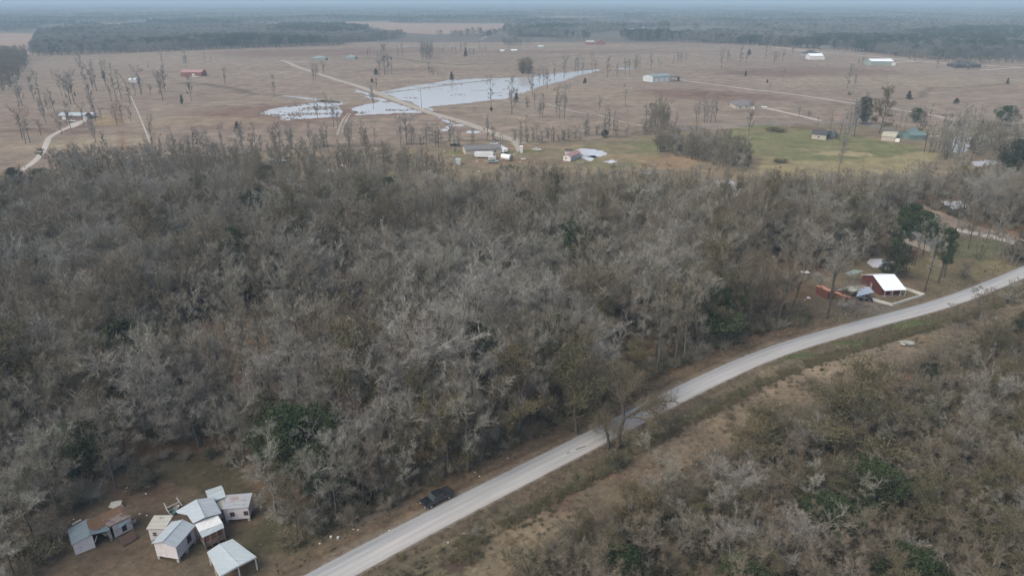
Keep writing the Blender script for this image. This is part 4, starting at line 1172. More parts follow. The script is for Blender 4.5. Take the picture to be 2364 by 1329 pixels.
MARKS = [((160,265),"the blue-roofed ranch house"),((440,170),"the long red-roofed barn"),((700,255),"the shallow flooded corner"),((735,135),"the green-roofed houses"),((1080,205),"the wide flooded pasture"),((1375,100),"the far red barn"),
 ((1540,178),"the grey metal workshop"),((1725,242),"the house with the curved gravel drive"),((1900,312),"the dark-roofed house on the lawn"),((2035,146),"the white-roofed green shed"),((2235,150),"the dark low house"),((1120,345),"the house with the white trailers"),
 ((900,215),"the straight dirt road"),((1600,350),"the purple-brown copse"),((2110,305),"the teal house"),((1885,130),"the small white barn"),((340,280),"the pale straight path")]
lab_count = {}
_extra = []
for (px, by, ty) in FIELD:
    if R.random() < .42:
        k = (by - 60) / 200.0
        _extra.append((px + R.choice([-1, 1]) * R.uniform(4, 14) * (.6 + k), by + R.uniform(-3, 3), by - (by - ty) * R.uniform(.55, .9)))
for i in range(42):
    px = R.uniform(380, 1060); by = 347 + R.uniform(-10, 8) - .012 * (px - 380)
    _extra.append((px, by, by - R.uniform(22, 52)))
for i in range(26):
    px = R.uniform(1200, 1520); by = 326 - .06 * (px - 1200) + R.uniform(-4, 6)
    _extra.append((px, by, by - R.uniform(12, 34)))
for i in range(16):
    px = R.uniform(30, 330); by = R.uniform(215, 330)
    _extra.append((px, by, by - R.uniform(30, 50)))
FIELD += _extra
for (px, by, ty) in FIELD:
    m = min(MARKS, key=lambda k: math.hypot(k[0][0] - px, 2.2 * (k[0][1] - by)))
    dx, dy = px - m[0][0], by - m[0][1]
    rel = ("left of" if dx < 0 else "right of") if abs(dx) > 1.6 * abs(dy) else ("beyond" if dy < 0 else "in front of")
    p = at(px, by); h = height_at(px, by, ty)
    far = "tall" if h > 17 else ("small" if h < 10 else "middling")
    near_ = "close " if abs(dx) + 2 * abs(dy) < 60 else "well "
    lab = f"{far} thin leafless pasture tree {near_}{rel} {m[1]}"
    k = R.choice(["field0", "field1", "field2", "slim0", "slim1"]) if h > 10 else R.choice(["slim1", "field2", "multi0", "multi1"])
    o = plant(k, p.x, p.y, h=h, name="pasture_tree", label=lab, cat="tree", group=lab, wide=R.uniform(.75, 1.1), rng=R)
    SRC.setdefault(k, o)
for (px, by, ty, k, w, lab) in ((421,240,218,"cone0",.8,"small pointed evergreen right of the ranch house field trees"),(548,297,280,"cone0",1.6,"round dark bush alone in the reddish pasture"),(868,173,158,"cone0",1.7,"dark bush beside the paired trees past the dirt road"),
    (859,191,180,"cone0",1.2,"small dark bush beside the dirt road"),(1729,128,113,"cone0",1.4,"dark bush under the far lane"),(1721,176,163,"cone0",1.0,"small green fir alone in the pasture right of the workshop"),
    (1771,192,183,"cone0",1.3,"little dark bush beside the field pole"),(1961,219,210,"shrub1",1.4,"low grey bush under the lone pasture tree"),(2097,230,210,"cone0",1.5,"upright dark purple bush beside the pale puddle"),
    (2207,239,226,"cone0",2.4,"wide green bush in the right pasture"),(2325,194,180,"cone0",1.0,"upright dark bush at the right edge of the pasture"),(1395,317,300,"green1",1.5,"dark green clump at the foot of the hedge trees"),
    (1350,315,270,"multi1",.9,"ivy-green stemmed tree left of the dark green clump"),(1134,256,247,"cone0",2.0,"dark green bush at the foot of the tall flooded tree"),(1192,237,215,"cone0",1.2,"dark brown shrub beside the flood edge"),
    (1043,186,165,"cone0",1.1,"purple-brown shrub standing in the flood water"),(1350,193,180,"cone0",1.5,"dark bush in front of the row of pasture trees"),(2114,282,248,"green0",1.1,"dark green round tree beside the right farm track"),
    (2030,308,232,"olive0",1.0,"tall olive crowned tree left of the teal house"),(2320,292,243,"green0",1.2,"green-grey round tree at the right beyond the track"),(1990,287,226,"green1",.9,"green-grey tall tree beside the paved lane"),
    (1790,303,290,"shrub2",3.0,"low dark bush on the lawn left of the dark-roofed house"),(1800,375,362,"shrub2",2.0,"small dark bush on the lawn edge"),(97,365,345,"olive1",2.0,"olive round tree at the end of the left driveway"),
    (1075,131,110,"cone0",.9,"green shrub among the far field trees"),(903,138,130,"cone0",1.5,"green shrub on the far field line"),(240,182,170,"cone0",1.3,"dark shrub between the leaning trees"),(1050,352,340,"multi0",1.4,"brown shrub left of the trailer house")):
    if k == "cone0": w *= .75
    named(k, px, by, ty, "evergreen_bush" if k[:4] == "cone" else "field_tree", lab, w, "bush" if k[:4] in ("cone", "shru") else "tree")

for (px, by, ty, k, lab) in ((150,1175,1120,"shrub0","brown shrub behind the half-buried shed, left one"),(205,1150,1105,"shrub1","grey shrub behind the ruined cabin roof"),(120,1240,1190,"shrub0","brown shrub left of the half-buried shed"),(95,1290,1235,"shrub2","olive shrub at the left of the yard"),(652,1200,1168,"shrub1","pale grey shrub right of the outlying room"),(672,1258,1226,"shrub2","olive shrub between the carport and the road"),(660,1180,1120,"multi1","brushy grey thicket tree right of the farmhouse yard"),(330,1120,1080,"shrub3","dark shrub at the back of the farmhouse yard")):
    named(k, px, by, ty, "shrub", lab, 1.2, "shrub")
# ---- one object for each mass of plants nobody could count
ALLK = ["bare0", "bare1", "bare2", "bare3", "bare4", "slim0", "slim1", "slim2", "multi0", "multi1", "olive0", "olive1", "rust0", "green0", "green1"]
def rows_for(ts, kinds, rng=R):
    idx = {k: i for i, k in enumerate(kinds)}
    return [(t[0], t[1], t[2] / base_h(t[3]), rng.uniform(0, 6.28), idx[t[3]], t[4]) for t in ts]
MK = ["bare0","bare1","bare2","bare3","bare4","slim0","slim1","slim2","multi0","multi1","field0","field1","field2"]
for k in set(MK + ALLK):
    if k not in SRC: print("NO SOURCE", k)
scatter_stuff("leafless_wood", rows_for(rest_wood, ALLK), ALLK, "grey-brown mass of the leafless wood farther from the road", SRC)
scatter_stuff("thicket", rows_for(rest_thick, ALLK), ALLK, "mass of small leafless thicket trees", SRC)
scatter_stuff("hedgerow_trees", rows_for(MID, MK), MK, "thin leafless hedgerow and copse growth beyond the big wood", SRC)

# understory shrubs
for k, (px, by, ty, lab) in {"shrub0": (1735,905,893,"low brown thorny shrub alone on the straw clearing"), "shrub1": (1100,1230,1215,"grey roadside shrub below the road"), "shrub2": (1080,1288,1262,"dark reddish shrub patch on the lower straw clearing"),
        "shrub3": (1425,1075,1045,"dense dark shrub at the foot of the big forked tree"), "shrub4": (1940,865,850,"dark brown round shrub on the upper straw clearing")}.items():
    named(k, px, by, ty, "shrub", lab, 1.3, "shrub")
for k, (px, by, lab) in {"weed0": (930,1290,"green weed tuft beside the road ditch"), "weed1": (1180,1255,"straw-coloured grass tuft on the clearing")}.items():
    p = at(px, by); SRC[k] = plant(k, p.x, p.y, s=1.2, name="weed_tuft", label=lab, cat="weed", rng=R)
SK = ["shrub0", "shrub1", "shrub2", "shrub3", "shrub4"]
x, y, rng = fill(WOOD, 5.2, 15); k = (road_dist(x, y) > 9) & (y < 330) & clear1(x, y) & ~in_glade(x, y); x, y = x[k], y[k]
pts = [(x[i], y[i], rng.uniform(.5, 1.25), rng.uniform(0, 6.28), rng.choice([0, 1, 3, 4, 2]), 1.2) for i in range(len(x)) if in_frame(x[i], y[i], 3, 100)]
# a dark fringe of bushes along the wood edge
x, y, rng = fill(WOOD, 1.9, 16); d = road_dist(x, y); k = (d > 8.0) & (d < 14) & clear1(x, y); x, y = x[k], y[k]
pts += [(x[i], y[i], rng.uniform(.5, 1.2), rng.uniform(0, 6.28), rng.choice([0, 3, 3, 4, 2, 1]), 1.0) for i in range(len(x)) if in_frame(x[i], y[i], 3, 100)]
scatter_stuff("undergrowth", pts, SK, "dark undergrowth on the wood floor and along its edge", SRC)
x, y, rng = fill(THICK, 2.6, 17); k = (road_dist(x, y) > 12); x, y = x[k], y[k]
pts = [(x[i], y[i], rng.uniform(.6, 1.3), rng.uniform(0, 6.28), rng.choice([0, 2, 3, 3, 3, 4]), 1.25) for i in range(len(x)) if in_frame(x[i], y[i], 3, 100)]
scatter_stuff("thicket_undergrowth", pts, SK, "tangled low shrubs under the thicket", SRC)
# weeds along the ditch and over the clearing
rng = np.random.default_rng(44); pts = []
for a, b in zip(RC[:-1], RC[1:]):
    d = b - a; L = np.hypot(*d); n = np.array([-d[1], d[0]]) / L
    for _ in range(int(L * 9)):
        t = rng.random(); off = -abs(rng.normal(8.3, .9)); p = a + d * t + n * off
        if in_frame(p[0], p[1], 1) and vnoise(np.array([p[0] / 3]), np.array([p[1] / 3]), 2)[0] > .30: pts.append((p[0], p[1], rng.uniform(.4, 1.2), rng.uniform(0, 6.28), 0, 1.0))
    for _ in range(int(L * 14)):
        t = rng.random(); off = -rng.uniform(2.9, 8) if rng.random() < .6 else rng.uniform(4.5, 8.5); p = a + d * t + n * off
        if in_frame(p[0], p[1], 1): pts.append((p[0], p[1], rng.uniform(.2, .45), rng.uniform(0, 6.28), rng.integers(0, 2), 1.3))
STRAW_AREA = [(860,1400),(1010,1270),(1190,1180),(1330,1110),(1450,1050),(1600,975),(1700,918),(1850,862),(1990,808),(2150,770),(2364,700),(2400,740),(2250,800),(2100,840),(1960,890),(1860,950),(1760,990),(1640,1060),(1540,1130),(1440,1180),(1330,1230),(1200,1290),(1160,1500)]
x, y, r2 = fill(STRAW_AREA, 1.15, 18); v = vnoise(x / 6, y / 6, 9)
pts += [(x[i], y[i], r2.uniform(.35, .9), r2.uniform(0, 6.28), 0 if v[i] > .62 else 1, 1.2) for i in range(len(x)) if in_frame(x[i], y[i], 1) and r2.random() < .55]
YARD = [(60,1300),(150,1200),(300,1120),(360,1080),(520,1075),(600,1130),(640,1210),(760,1235),(700,1329),(200,1400)]
x, y, r2 = fill(YARD, 1.6, 19); v = vnoise(x / 5, y / 5, 19)
pts += [(x[i], y[i], r2.uniform(.15, .35), r2.uniform(0, 6.28), 0 if v[i] > .7 else 1, 1.3) for i in range(len(x)) if r2.random() < .35 and not (340 < proj(x[i], y[i])[0] < 600 and proj(x[i], y[i])[1] > 1130)]
scatter_stuff("grass_and_weeds", pts, ["weed0", "weed1"], "weeds and dry grass along the ditch and on the clearing", SRC)
# brush patches in the clearing
x, y, r2 = fill(STRAW_AREA, 5.5, 23); v = vnoise(x / 9, y / 9, 29)
pts = [(x[i], y[i], r2.uniform(.25, .6), r2.uniform(0, 6.28), r2.choice([0, 2, 4]), 1.4) for i in range(len(x)) if in_frame(x[i], y[i], 1) and v[i] > .62]
scatter_stuff("clearing_brush", pts, SK, "low brown brush patches on the straw clearing", SRC)

# grass standing through the flood water
pts = []
for poly, st, lo in ((P1, 2.6, .72), (P2, 2.2, .64), (P3, 2.0, .56)):
    x, y, r2 = fill(poly, st, 25); v = fbm(x / 30, y / 9, 33)
    pts += [(x[i], y[i], r2.uniform(.5, 1.0), r2.uniform(0, 6.28), 1, 1.6) for i in range(len(x)) if v[i] > lo]
scatter_stuff("flooded_grass", pts, ["weed0", "weed1"], "dry grass standing through the flood water", SRC)
# far woods
rng = np.random.default_rng(77); pts = []
def far_fill(poly, step, dens=1.0, pine=.06, sc=(.75, 1.1), gaps=True):
    x, y, _ = fill(poly, step, int(rng.integers(1, 9999)))
    c = fbm(x / 260, y / 260, 91)
    gap = fbm(x / 420, y / 520, 97)
    for i in range(len(x)):
        px, py = proj(x[i], y[i], 10)
        if gaps and gap[i] > .68: continue
        if px < -60 or px > 2424 or py < -8: continue
        if rng.random() > dens: continue
        pts.append((x[i], y[i], rng.uniform(*sc) * (.62 + .76 * c[i]), rng.uniform(0, 6.28), 2 if rng.random() < pine + (.5 if c[i] > .60 else 0) else int(rng.integers(0, 2)), rng.uniform(.9, 1.3)))
far_fill([(70,131),(300,123),(640,110),(1000,97),(1000,88),(860,82),(560,68),(340,62),(90,80)], 8.0)
far_fill([(90,84),(90,70),(200,67),(560,66),(800,68),(860,75),(700,80),(400,80)], 9.5)
far_fill([(860,90),(1160,80),(1150,88),(960,97)], 14.0, .6)
far_fill([(1165,108),(1300,98),(1300,80),(1180,84),(1155,95)], 8.5)
far_fill([(1290,92),(1420,96),(1540,96),(1560,70),(1440,62),(1240,64),(1180,84)], 9.0, 1, .15)
far_fill([(1540,94),(1850,112),(1980,120),(2130,137),(2200,140),(2380,128),(2450,120),(2450,70),(1540,60)], 9.5, 1, .12)
far_fill([(1620,100),(1850,112),(1980,120),(2130,138),(2230,147),(2400,150),(2400,118),(2000,104),(1620,88)], 10.0, .8, .1, gaps=False)
far_fill([(1990,131),(2120,139),(2100,143),(1990,134)], 16.0, .5)
far_fill([(-60,140),(60,131),(70,128),(-60,125)], 12.0, .6)
far_fill([(-60,76),(90,70),(90,62),(-60,60)], 11.0)
far_fill([(-60,64),(170,60),(200,54),(560,55),(560,48),(-60,48)], 12.0, 1, .3)
far_fill([(560,55),(900,50),(900,42),(560,44)], 14.0)
far_fill([(340,62),(560,66),(560,58),(340,57)], 13)
far_fill([(900,54),(1170,55),(1160,80),(1240,64),(1440,62),(1560,72),(1620,58),(1440,46),(1250,50),(1215,34),(900,40)], 13.0, .9)
far_fill([(1540,62),(2450,72),(2450,40),(1600,40),(1440,40),(1440,46)], 13.0, 1, .12)
n1 = len(pts)
far_fill([(-60,49),(1215,42),(2450,42),(2450,24),(-60,24)], 24.0, 1, .12, (.8, 1.2))
for i in range(n1, len(pts)): pts[i] = pts[i][:5] + (2.2,)
n1 = len(pts)
far_fill([(-60,25),(2450,25),(2450,11),(-60,11)], 60.0, .9, .12, (.9, 1.3))
far_fill([(-60,11.5),(2450,11.5),(2450,4.6),(-60,4.6)], 170.0, .9, .12, (1.0, 1.4))
for i in range(n1, len(pts)): pts[i] = pts[i][:5] + (5.5 if proj(pts[i][0], pts[i][1])[1] > 11 else 14.,)
print("far", len(pts))
scatter_stuff("distant_woods", pts, ["far0", "far1", "far2"], "blue-grey distant woods reaching to the horizon", SRC)
# ---------------------------------------------------------------- buildings
M_WHITE = board_mat("white_boards", (0.58, 0.55, 0.565), (0.35, 0.325, 0.325))
M_WHITE2 = board_mat("white_block", (0.62, 0.585, 0.595), (0.42, 0.385, 0.38), gap=.3)
M_INSIDE_SHADE = flat_mat("inside_shade", (0.02, 0.018, 0.016), rough=.9)  # near-black colour standing for the shade inside an opening
M_TIN = tin_mat("blue_grey_tin", (0.33, 0.375, 0.405), (0.43, 0.475, 0.51), rust_amt=.12)
M_TINV = tin_mat("blue_grey_tin_across", (0.34, 0.385, 0.41), (0.44, 0.485, 0.51), rust_amt=.10, axis=1)
M_TINOLD = tin_mat("old_dark_tin", (0.11, 0.15, 0.17), (0.18, 0.225, 0.25), rust_amt=.15)
M_TINRUST = tin_mat("tin_with_rust", (0.27, 0.29, 0.31), (0.38, 0.40, 0.42), rust=(0.30, 0.20, 0.19), rust_amt=.36)
M_TINTAN = tin_mat("tan_grey_sheet", (0.36, 0.35, 0.30), (0.46, 0.45, 0.40), rust=(0.15, 0.12, 0.09), rust_amt=.25)
M_TINWHITE = tin_mat("white_sheet", (0.62, 0.62, 0.62), (0.72, 0.72, 0.71), rust_amt=.0, axis=1)
M_TINPALE = tin_mat("pale_tin", (0.38, 0.435, 0.455), (0.46, 0.515, 0.535), rust_amt=.03)
M_RUSTROOF = tin_mat("rusted_boards", (0.11, 0.085, 0.07), (0.24, 0.20, 0.18), rust=(0.10, 0.06, 0.042), rust_amt=.6)
M_LITTER = noise_mat("leaf_litter", (0.10, 0.062, 0.04), (0.17, 0.105, 0.065), 2.5, detail=7)
M_OLDWOOD = noise_mat("grey_timber", (0.12, 0.10, 0.085), (0.24, 0.205, 0.18), 3.0)
M_REDWOOD = noise_mat("red_brown_timber", (0.13, 0.06, 0.05), (0.22, 0.13, 0.11), 2.0)
M_PIER = noise_mat("concrete_pier", (0.30, 0.29, 0.27), (0.45, 0.43, 0.41), 3.0)
M_REDWALL = board_mat("dark_red_wall", (0.11, 0.035, 0.032), (0.075, 0.028, 0.026), gap=.25)
M_BRIGHTROOF = tin_mat("bright_white_roof", (0.80, 0.84, 0.87), (0.86, 0.89, 0.91), rust_amt=.0, axis=0)
M_SHINGLE = noise_mat("grey_shingles", (0.13, 0.125, 0.13), (0.20, 0.19, 0.19), 1.2)
M_SHINGLED = noise_mat("dark_shingles", (0.05, 0.05, 0.055), (0.09, 0.09, 0.095), 1.2)
M_BRICK = noise_mat("brown_brick", (0.17, 0.12, 0.10), (0.25, 0.185, 0.155), 2.0)
M_BEIGE = noise_mat("beige_siding", (0.36, 0.32, 0.27), (0.45, 0.41, 0.36), 1.0)
M_GLASS = flat_mat("window_glass", (0.05, 0.055, 0.06), rough=.1, spec=.8)
M_FRAME = flat_mat("painted_frame", (0.5, 0.47, 0.44))
M_DOOR = flat_mat("plank_door", (0.30, 0.27, 0.24))
M_DOORW = flat_mat("white_door", (0.68, 0.68, 0.66))
M_RED = tin_mat("red_sheet", (0.24, 0.08, 0.075), (0.30, 0.115, 0.105), rust_amt=.1)
M_PINKROOF = tin_mat("faded_red_roof", (0.36, 0.19, 0.175), (0.42, 0.245, 0.225), rust_amt=.15)
M_ORANGE = noise_mat("orange_rust", (0.38, 0.17, 0.11), (0.48, 0.25, 0.175), 1.2)
M_RUSTDARK = noise_mat("dark_rust", (0.10, 0.035, 0.025), (0.20, 0.085, 0.06), 1.5)
M_GREENROOF = tin_mat("green_grey_roof", (0.20, 0.25, 0.24), (0.26, 0.31, 0.30), rust_amt=0)
M_TEAL = noise_mat("teal_paint", (0.11, 0.17, 0.16), (0.15, 0.215, 0.205), 1.2)
M_GREENWALL = noise_mat("sage_wall", (0.24, 0.28, 0.25), (0.30, 0.34, 0.30), 1.2)
M_METALWALL = board_mat("pale_metal_wall", (0.46, 0.50, 0.51), (0.40, 0.44, 0.45), gap=1.2)
M_CONC = noise_mat("whitewashed_wall", (0.40, 0.39, 0.36), (0.55, 0.54, 0.50), 1.5)

def Z2(x, y): return (120 + x / 4.546, 1100 + y / 4.546)
def Z7(x, y): return (1740 + x / 5.91, 600 + y / 5.91)
def Z4(x, y): return (1900 + x / 4.746, 440 + y / 4.746)

def frame_of(A, B, C, z):
    a, b, c = at(*A, z), at(*B, z), at(*C, z)
    u = (b - a); w = u.length; u.normalize()
    v = Vector((-u.y, u.x, 0))
    d = (c - a).dot(v)
    if d < 0: v = -v; d = -d
    return a, u, v, w, d

def house(name, label, A, B, C, eave, rise, ridge='v', wall=None, roof=None, floor=0.0, over=0.3, windows=(), doors=(), piers=False, cat="house", roof_t=.07, rz_dims=None, open_front=None, chimney=None, bottom=None, wall_trim=None, d_over=None, quiet=True):
    """A front-left, B front-right, C any point of the back line, all photo pixels on the eave level"""
    a, u, v, w, d = frame_of(A, B, C, eave)
    if d_over: d = d_over
    rz = math.atan2(u.y, u.x)
    root = empty(name, (a.x, a.y, 0.0), rz)
    tag(root, label, cat)
    o = over; x0, x1, y0, y1 = o, w - o, o, d - o
    sx, sy = (x1 - x0), (y1 - y0)
    # walls with real window and door openings are thick boxes per side; gables included
    def zr(x, y):
        if ridge == 'v': return eave + rise * (1 - abs(x - w / 2) / (w / 2)) - roof_t - .02
        if ridge == 'u': return eave + rise * (1 - abs(y - d / 2) / (d / 2)) - roof_t - .02
        if ridge == 'back': return eave + rise * y / d - roof_t - .02
        if ridge == 'left': return eave + rise * (1 - x / w) - roof_t - .02
        return eave - roof_t - .02
    mb = MB(); th = .12
    sides = {'F': ((x0, y0), (x1, y0)), 'R': ((x1, y0), (x1, y1)), 'B': ((x1, y1), (x0, y1)), 'L': ((x0, y1), (x0, y0))}
    holes = {}
    for (sd, s, z, ww, hh) in windows: holes.setdefault(sd, []).append((s - ww / 2, s + ww / 2, floor + z, floor + z + hh))
    for (sd, s, ww, hh) in doors: holes.setdefault(sd, []).append((s - ww / 2, s + ww / 2, floor, floor + hh))
    for sd, (p, q) in sides.items():
        if open_front and sd in open_front: 
            keep = open_front[sd]
            if keep is None: continue
        else: keep = None
        L = math.hypot(q[0] - p[0], q[1] - p[1]); ux, uy = (q[0] - p[0]) / L, (q[1] - p[1]) / L
        nx_, ny_ = -uy, ux      # inwards
        e0, e1 = (0, L) if sd in "FB" else (th, L - th)
        if keep: e0, e1 = keep[0] * L, keep[1] * L
        hs = holes.get(sd, [])
        br = sorted({e0, e1, *([L / 2] if e0 < L / 2 < e1 else []), *[min(max(t, e0), e1) for h in hs for t in h[:2]]})
        for s0, s1 in zip(br[:-1], br[1:]):
            if s1 - s0 < 1e-4: continue
            sm = (s0 + s1) / 2
            cuts = sorted([(h[2], h[3]) for h in hs if h[0] < sm < h[1]])
            zb = floor if bottom is None else bottom
            segs = []; lo = zb
            for c0, c1 in cuts:
                if c0 > lo + 1e-4: segs.append((lo, c0, False))
                lo = c1
            segs.append((lo, None, True))
            for z0, z1, topm in segs:
                P0 = (p[0] + ux * s0, p[1] + uy * s0); P1 = (p[0] + ux * s1, p[1] + uy * s1)
                Q0 = (P0[0] + nx_ * th, P0[1] + ny_ * th); Q1 = (P1[0] + nx_ * th, P1[1] + ny_ * th)
                t = [zr(*P0), zr(*P1), zr(*Q1), zr(*Q0)] if topm else [z1] * 4
                i = len(mb.v); PP = [P0, P1, Q1, Q0]
                mb.v += [(x, y, z0) for x, y in PP] + [(x, y, tz) for (x, y), tz in zip(PP, t)]
                for f in ((0,3,2,1),(4,5,6,7),(0,1,5,4),(1,2,6,5),(2,3,7,6),(3,0,4,7)): mb.f.append(tuple(i + k for k in f))
    mb.build("wall", wall, root)
    if floor > 0.05: MB().box(x0 + th + .01, x1 - th - .01, y0 + th + .01, y1 - th - .01, floor - .12, floor).build("floor_deck", M_OLDWOOD, root)
    for (sd, s, z, ww, hh) in windows:
        p, q = sides[sd]; L = math.hypot(q[0] - p[0], q[1] - p[1]); ux, uy = (q[0] - p[0]) / L, (q[1] - p[1]) / L
        M = Matrix(((ux, -uy, 0, p[0] + ux * (s - ww / 2)), (uy, ux, 0, p[1] + uy * (s - ww / 2)), (0, 0, 1, floor + z), (0, 0, 0, 1)))
        fb = MB(); t = .07
        fb.box(0, ww, -.03, .05, -t, 0, M).box(0, ww, -.03, .05, hh, hh + t, M).box(-t, 0, -.03, .05, -t, hh + t, M).box(ww, ww + t, -.03, .05, -t, hh + t, M).box(.0, ww, .02, .05, hh / 2 - .02, hh / 2 + .02, M)
        f = fb.build("window", wall_trim or M_FRAME, root)
        MB().box(0.001, ww - .001, .055, .075, 0.001, hh - .001, M).build("pane", M_GLASS, f)
    for (sd, s, ww, hh) in doors:
        p, q = sides[sd]; L = math.hypot(q[0] - p[0], q[1] - p[1]); ux, uy = (q[0] - p[0]) / L, (q[1] - p[1]) / L
        M = Matrix(((ux, -uy, 0, p[0] + ux * (s - ww / 2)), (uy, ux, 0, p[1] + uy * (s - ww / 2)), (0, 0, 1, floor), (0, 0, 0, 1)))
        MB().box(.003, ww - .003, .04, .09, 0, hh - .003, M).build("door", M_DOORW if ww > 2 else M_DOOR, root)
    rb = MB()
    if ridge == 'v':
        rb.slab([(0, 0, eave), (w / 2, 0, eave + rise), (w / 2, d, eave + rise), (0, d, eave)], roof_t)
        rb.slab([(w, 0, eave), (w, d, eave), (w / 2, d, eave + rise), (w / 2, 0, eave + rise)], roof_t)
        rb.box(w / 2 - .12, w / 2 + .12, -.02, d + .02, eave + rise - .01, eave + rise + .035)
    elif ridge == 'u':
        rb.slab([(0, 0, eave), (w, 0, eave), (w, d / 2, eave + rise), (0, d / 2, eave + rise)], roof_t)
        rb.slab([(0, d, eave), (0, d / 2, eave + rise), (w, d / 2, eave + rise), (w, d, eave)], roof_t)
        rb.box(-.02, w + .02, d / 2 - .12, d / 2 + .12, eave + rise - .01, eave + rise + .035)
    elif ridge == 'back': rb.slab([(0, 0, eave), (w, 0, eave), (w, d, eave + rise), (0, d, eave + rise)], roof_t)
    elif ridge == 'hip':
        k = min(w, d) / 2; 
        if w > d: r0, r1 = (k, d / 2, eave + rise), (w - k, d / 2, eave + rise)
        else: r0, r1 = (w / 2, k, eave + rise), (w / 2, d - k, eave + rise)
        if w > d:
            rb.slab([(0, 0, eave), (w, 0, eave), r1, r0], .05).slab([(w, 0, eave), (w, d, eave), r1], .05).slab([(w, d, eave), (0, d, eave), r0, r1], .05).slab([(0, d, eave), (0, 0, eave), r0], .05)
        else:
            rb.slab([(0, 0, eave), (w, 0, eave), r0], .05).slab([(w, 0, eave), (w, d, eave), r1, r0], .05).slab([(w, d, eave), (0, d, eave), r1], .05).slab([(0, d, eave), (0, 0, eave), r0, r1], .05)
    rf = rb.build("roof", roof, root) if roof else None
    if chimney:
        MB().box(chimney[0] - .3, chimney[0] + .3, chimney[1] - .3, chimney[1] + .3, eave, eave + rise + .7).build("chimney", M_BRICK, rf)
    if piers:
        nx_, ny_ = max(2, int(sx / 2.0) + 1), max(2, int(sy / 2.0) + 1)
        for i in range(nx_):
            for j in range(ny_):
                if i not in (0, nx_ - 1) and j not in (0, ny_ - 1): continue
                px, py = x0 + .2 + (sx - .4) * i / (nx_ - 1), y0 + .2 + (sy - .4) * j / (ny_ - 1)
                MB().box(px - .2, px + .2, py - .2, py + .2, -.1, floor - .12 - .003).build("pier", M_PIER, root)
    print(f"{name:22s} w={w:.1f} d={d:.1f} {label[:50]}")
    root["_w"] = w; root["_d"] = d
    return root

def slab_px(name, pts, material, t=.05, parent=None, lift=0.0):
    """sheet through photo points given with their heights (x, y, z)"""
    P = [at(x, y, z) for x, y, z in pts]
    loc = P[0] if parent is None else None
    P = [(p.x, p.y, p.z + lift) for p in P]
    m = MB().slab(P, t)
    o = m.build(name, material)
    if parent is not None:
        bpy.context.view_layer.update()
        o.parent = parent; o.matrix_parent_inverse = parent.matrix_world.inverted()
    return o

def world_part(mb, name, material, parent):
    o = mb.build(name, material); bpy.context.view_layer.update()
    o.parent = parent; o.matrix_parent_inverse = parent.matrix_world.inverted(); return o

# --- the farmhouse with its joined rooms, each room under its own roof
fh = house("farmhouse", "old white farmhouse, middle block with large blue-grey tin roof and white porch roof in front", Z2(1480,487), Z2(1780,380), Z2(1700,238), 3.4, .55, 'v', M_WHITE, None, floor=.6, piers=True, windows=[('R', 1.6, .8, .7, 1.0), ('F', 1.6, .8, .7, 1.0)])
TINF = tin_mat("blue_grey_tin_worn", (0.34, 0.385, 0.42), (0.44, 0.485, 0.525), rust_amt=.05)
slab_px("roof", [(*Z2(1480,487), 3.45), (*Z2(1605,424), 3.95), (*Z2(1515,235), 3.95), (*Z2(1303,356), 3.15), (*Z2(1311,377), 3.15), (*Z2(1418,397), 3.4)], TINF, .06, fh)
slab_px("roof", [(*Z2(1605,424), 3.95), (*Z2(1780,380), 3.4), (*Z2(1688,212), 3.4), (*Z2(1515,235), 3.95)], TINF, .06, fh)
rc_ = MB(); p, q = at(*Z2(1605,424), 3.97), at(*Z2(1515,235), 3.97); rc_.tube(tuple(p), tuple(q), .08, n=5); world_part(rc_, "ridge_cap", M_TINPALE, fh)
slab_px("white_porch_roof", [(*Z2(1500,495), 3.28), (*Z2(1604,445), 3.30), (*Z2(1738,402), 3.28), (*Z2(1792,482), 3.0), (*Z2(1542,577), 3.0)], M_TINWHITE, .05, fh)
slab_px("porch_roof", [(*Z2(1541,575), 2.98), (*Z2(1791,481), 2.98), (*Z2(1806,531), 2.55), (*Z2(1576,638), 2.55)], M_TINV, .05, fh)
pf = [at(*Z2(1590,640), 2.5), at(*Z2(1800,540), 2.5)]
a, b = pf; u = (b - a).normalized(); v = Vector((-u.y, u.x, 0))
pb = MB(); rl = MB()
for t in (0, .33, .66, 1):
    p = a.lerp(b, t); rl.box(-.06, .06, -.06, .06, 0, 2.5, Matrix.Translation((p.x, p.y, 0)))
for p, q in ((a, b), (a, a + v * 2.0), (b, b + v * 2.0)):
    for z in (.62, 1.0, 1.35):
        rl.tube((p.x, p.y, z), (q.x, q.y, z), .07, n=4)
world_part(rl, "porch_railing", M_OLDWOOD, fh)
world_part(MB().slab([(a.x, a.y, .6), (b.x, b.y, .6), (b.x + v.x * 2.4, b.y + v.y * 2.4, .6), (a.x + v.x * 2.4, a.y + v.y * 2.4, .6)], .12), "porch_deck", M_REDWOOD, fh)
world_part(MB().slab([(a.x - .02 * u.x, a.y - .02 * u.y, 1.5), (a.x - .02 * u.x + v.x * 2.2, a.y - .02 * u.y + v.y * 2.2, 1.5), (a.x + .06 * u.x + v.x * 2.2, a.y + .06 * u.y + v.y * 2.2, 1.5), (a.x + .06 * u.x, a.y + .06 * u.y, 1.5)], 1.1), "porch_skirt", M_REDWOOD, fh)

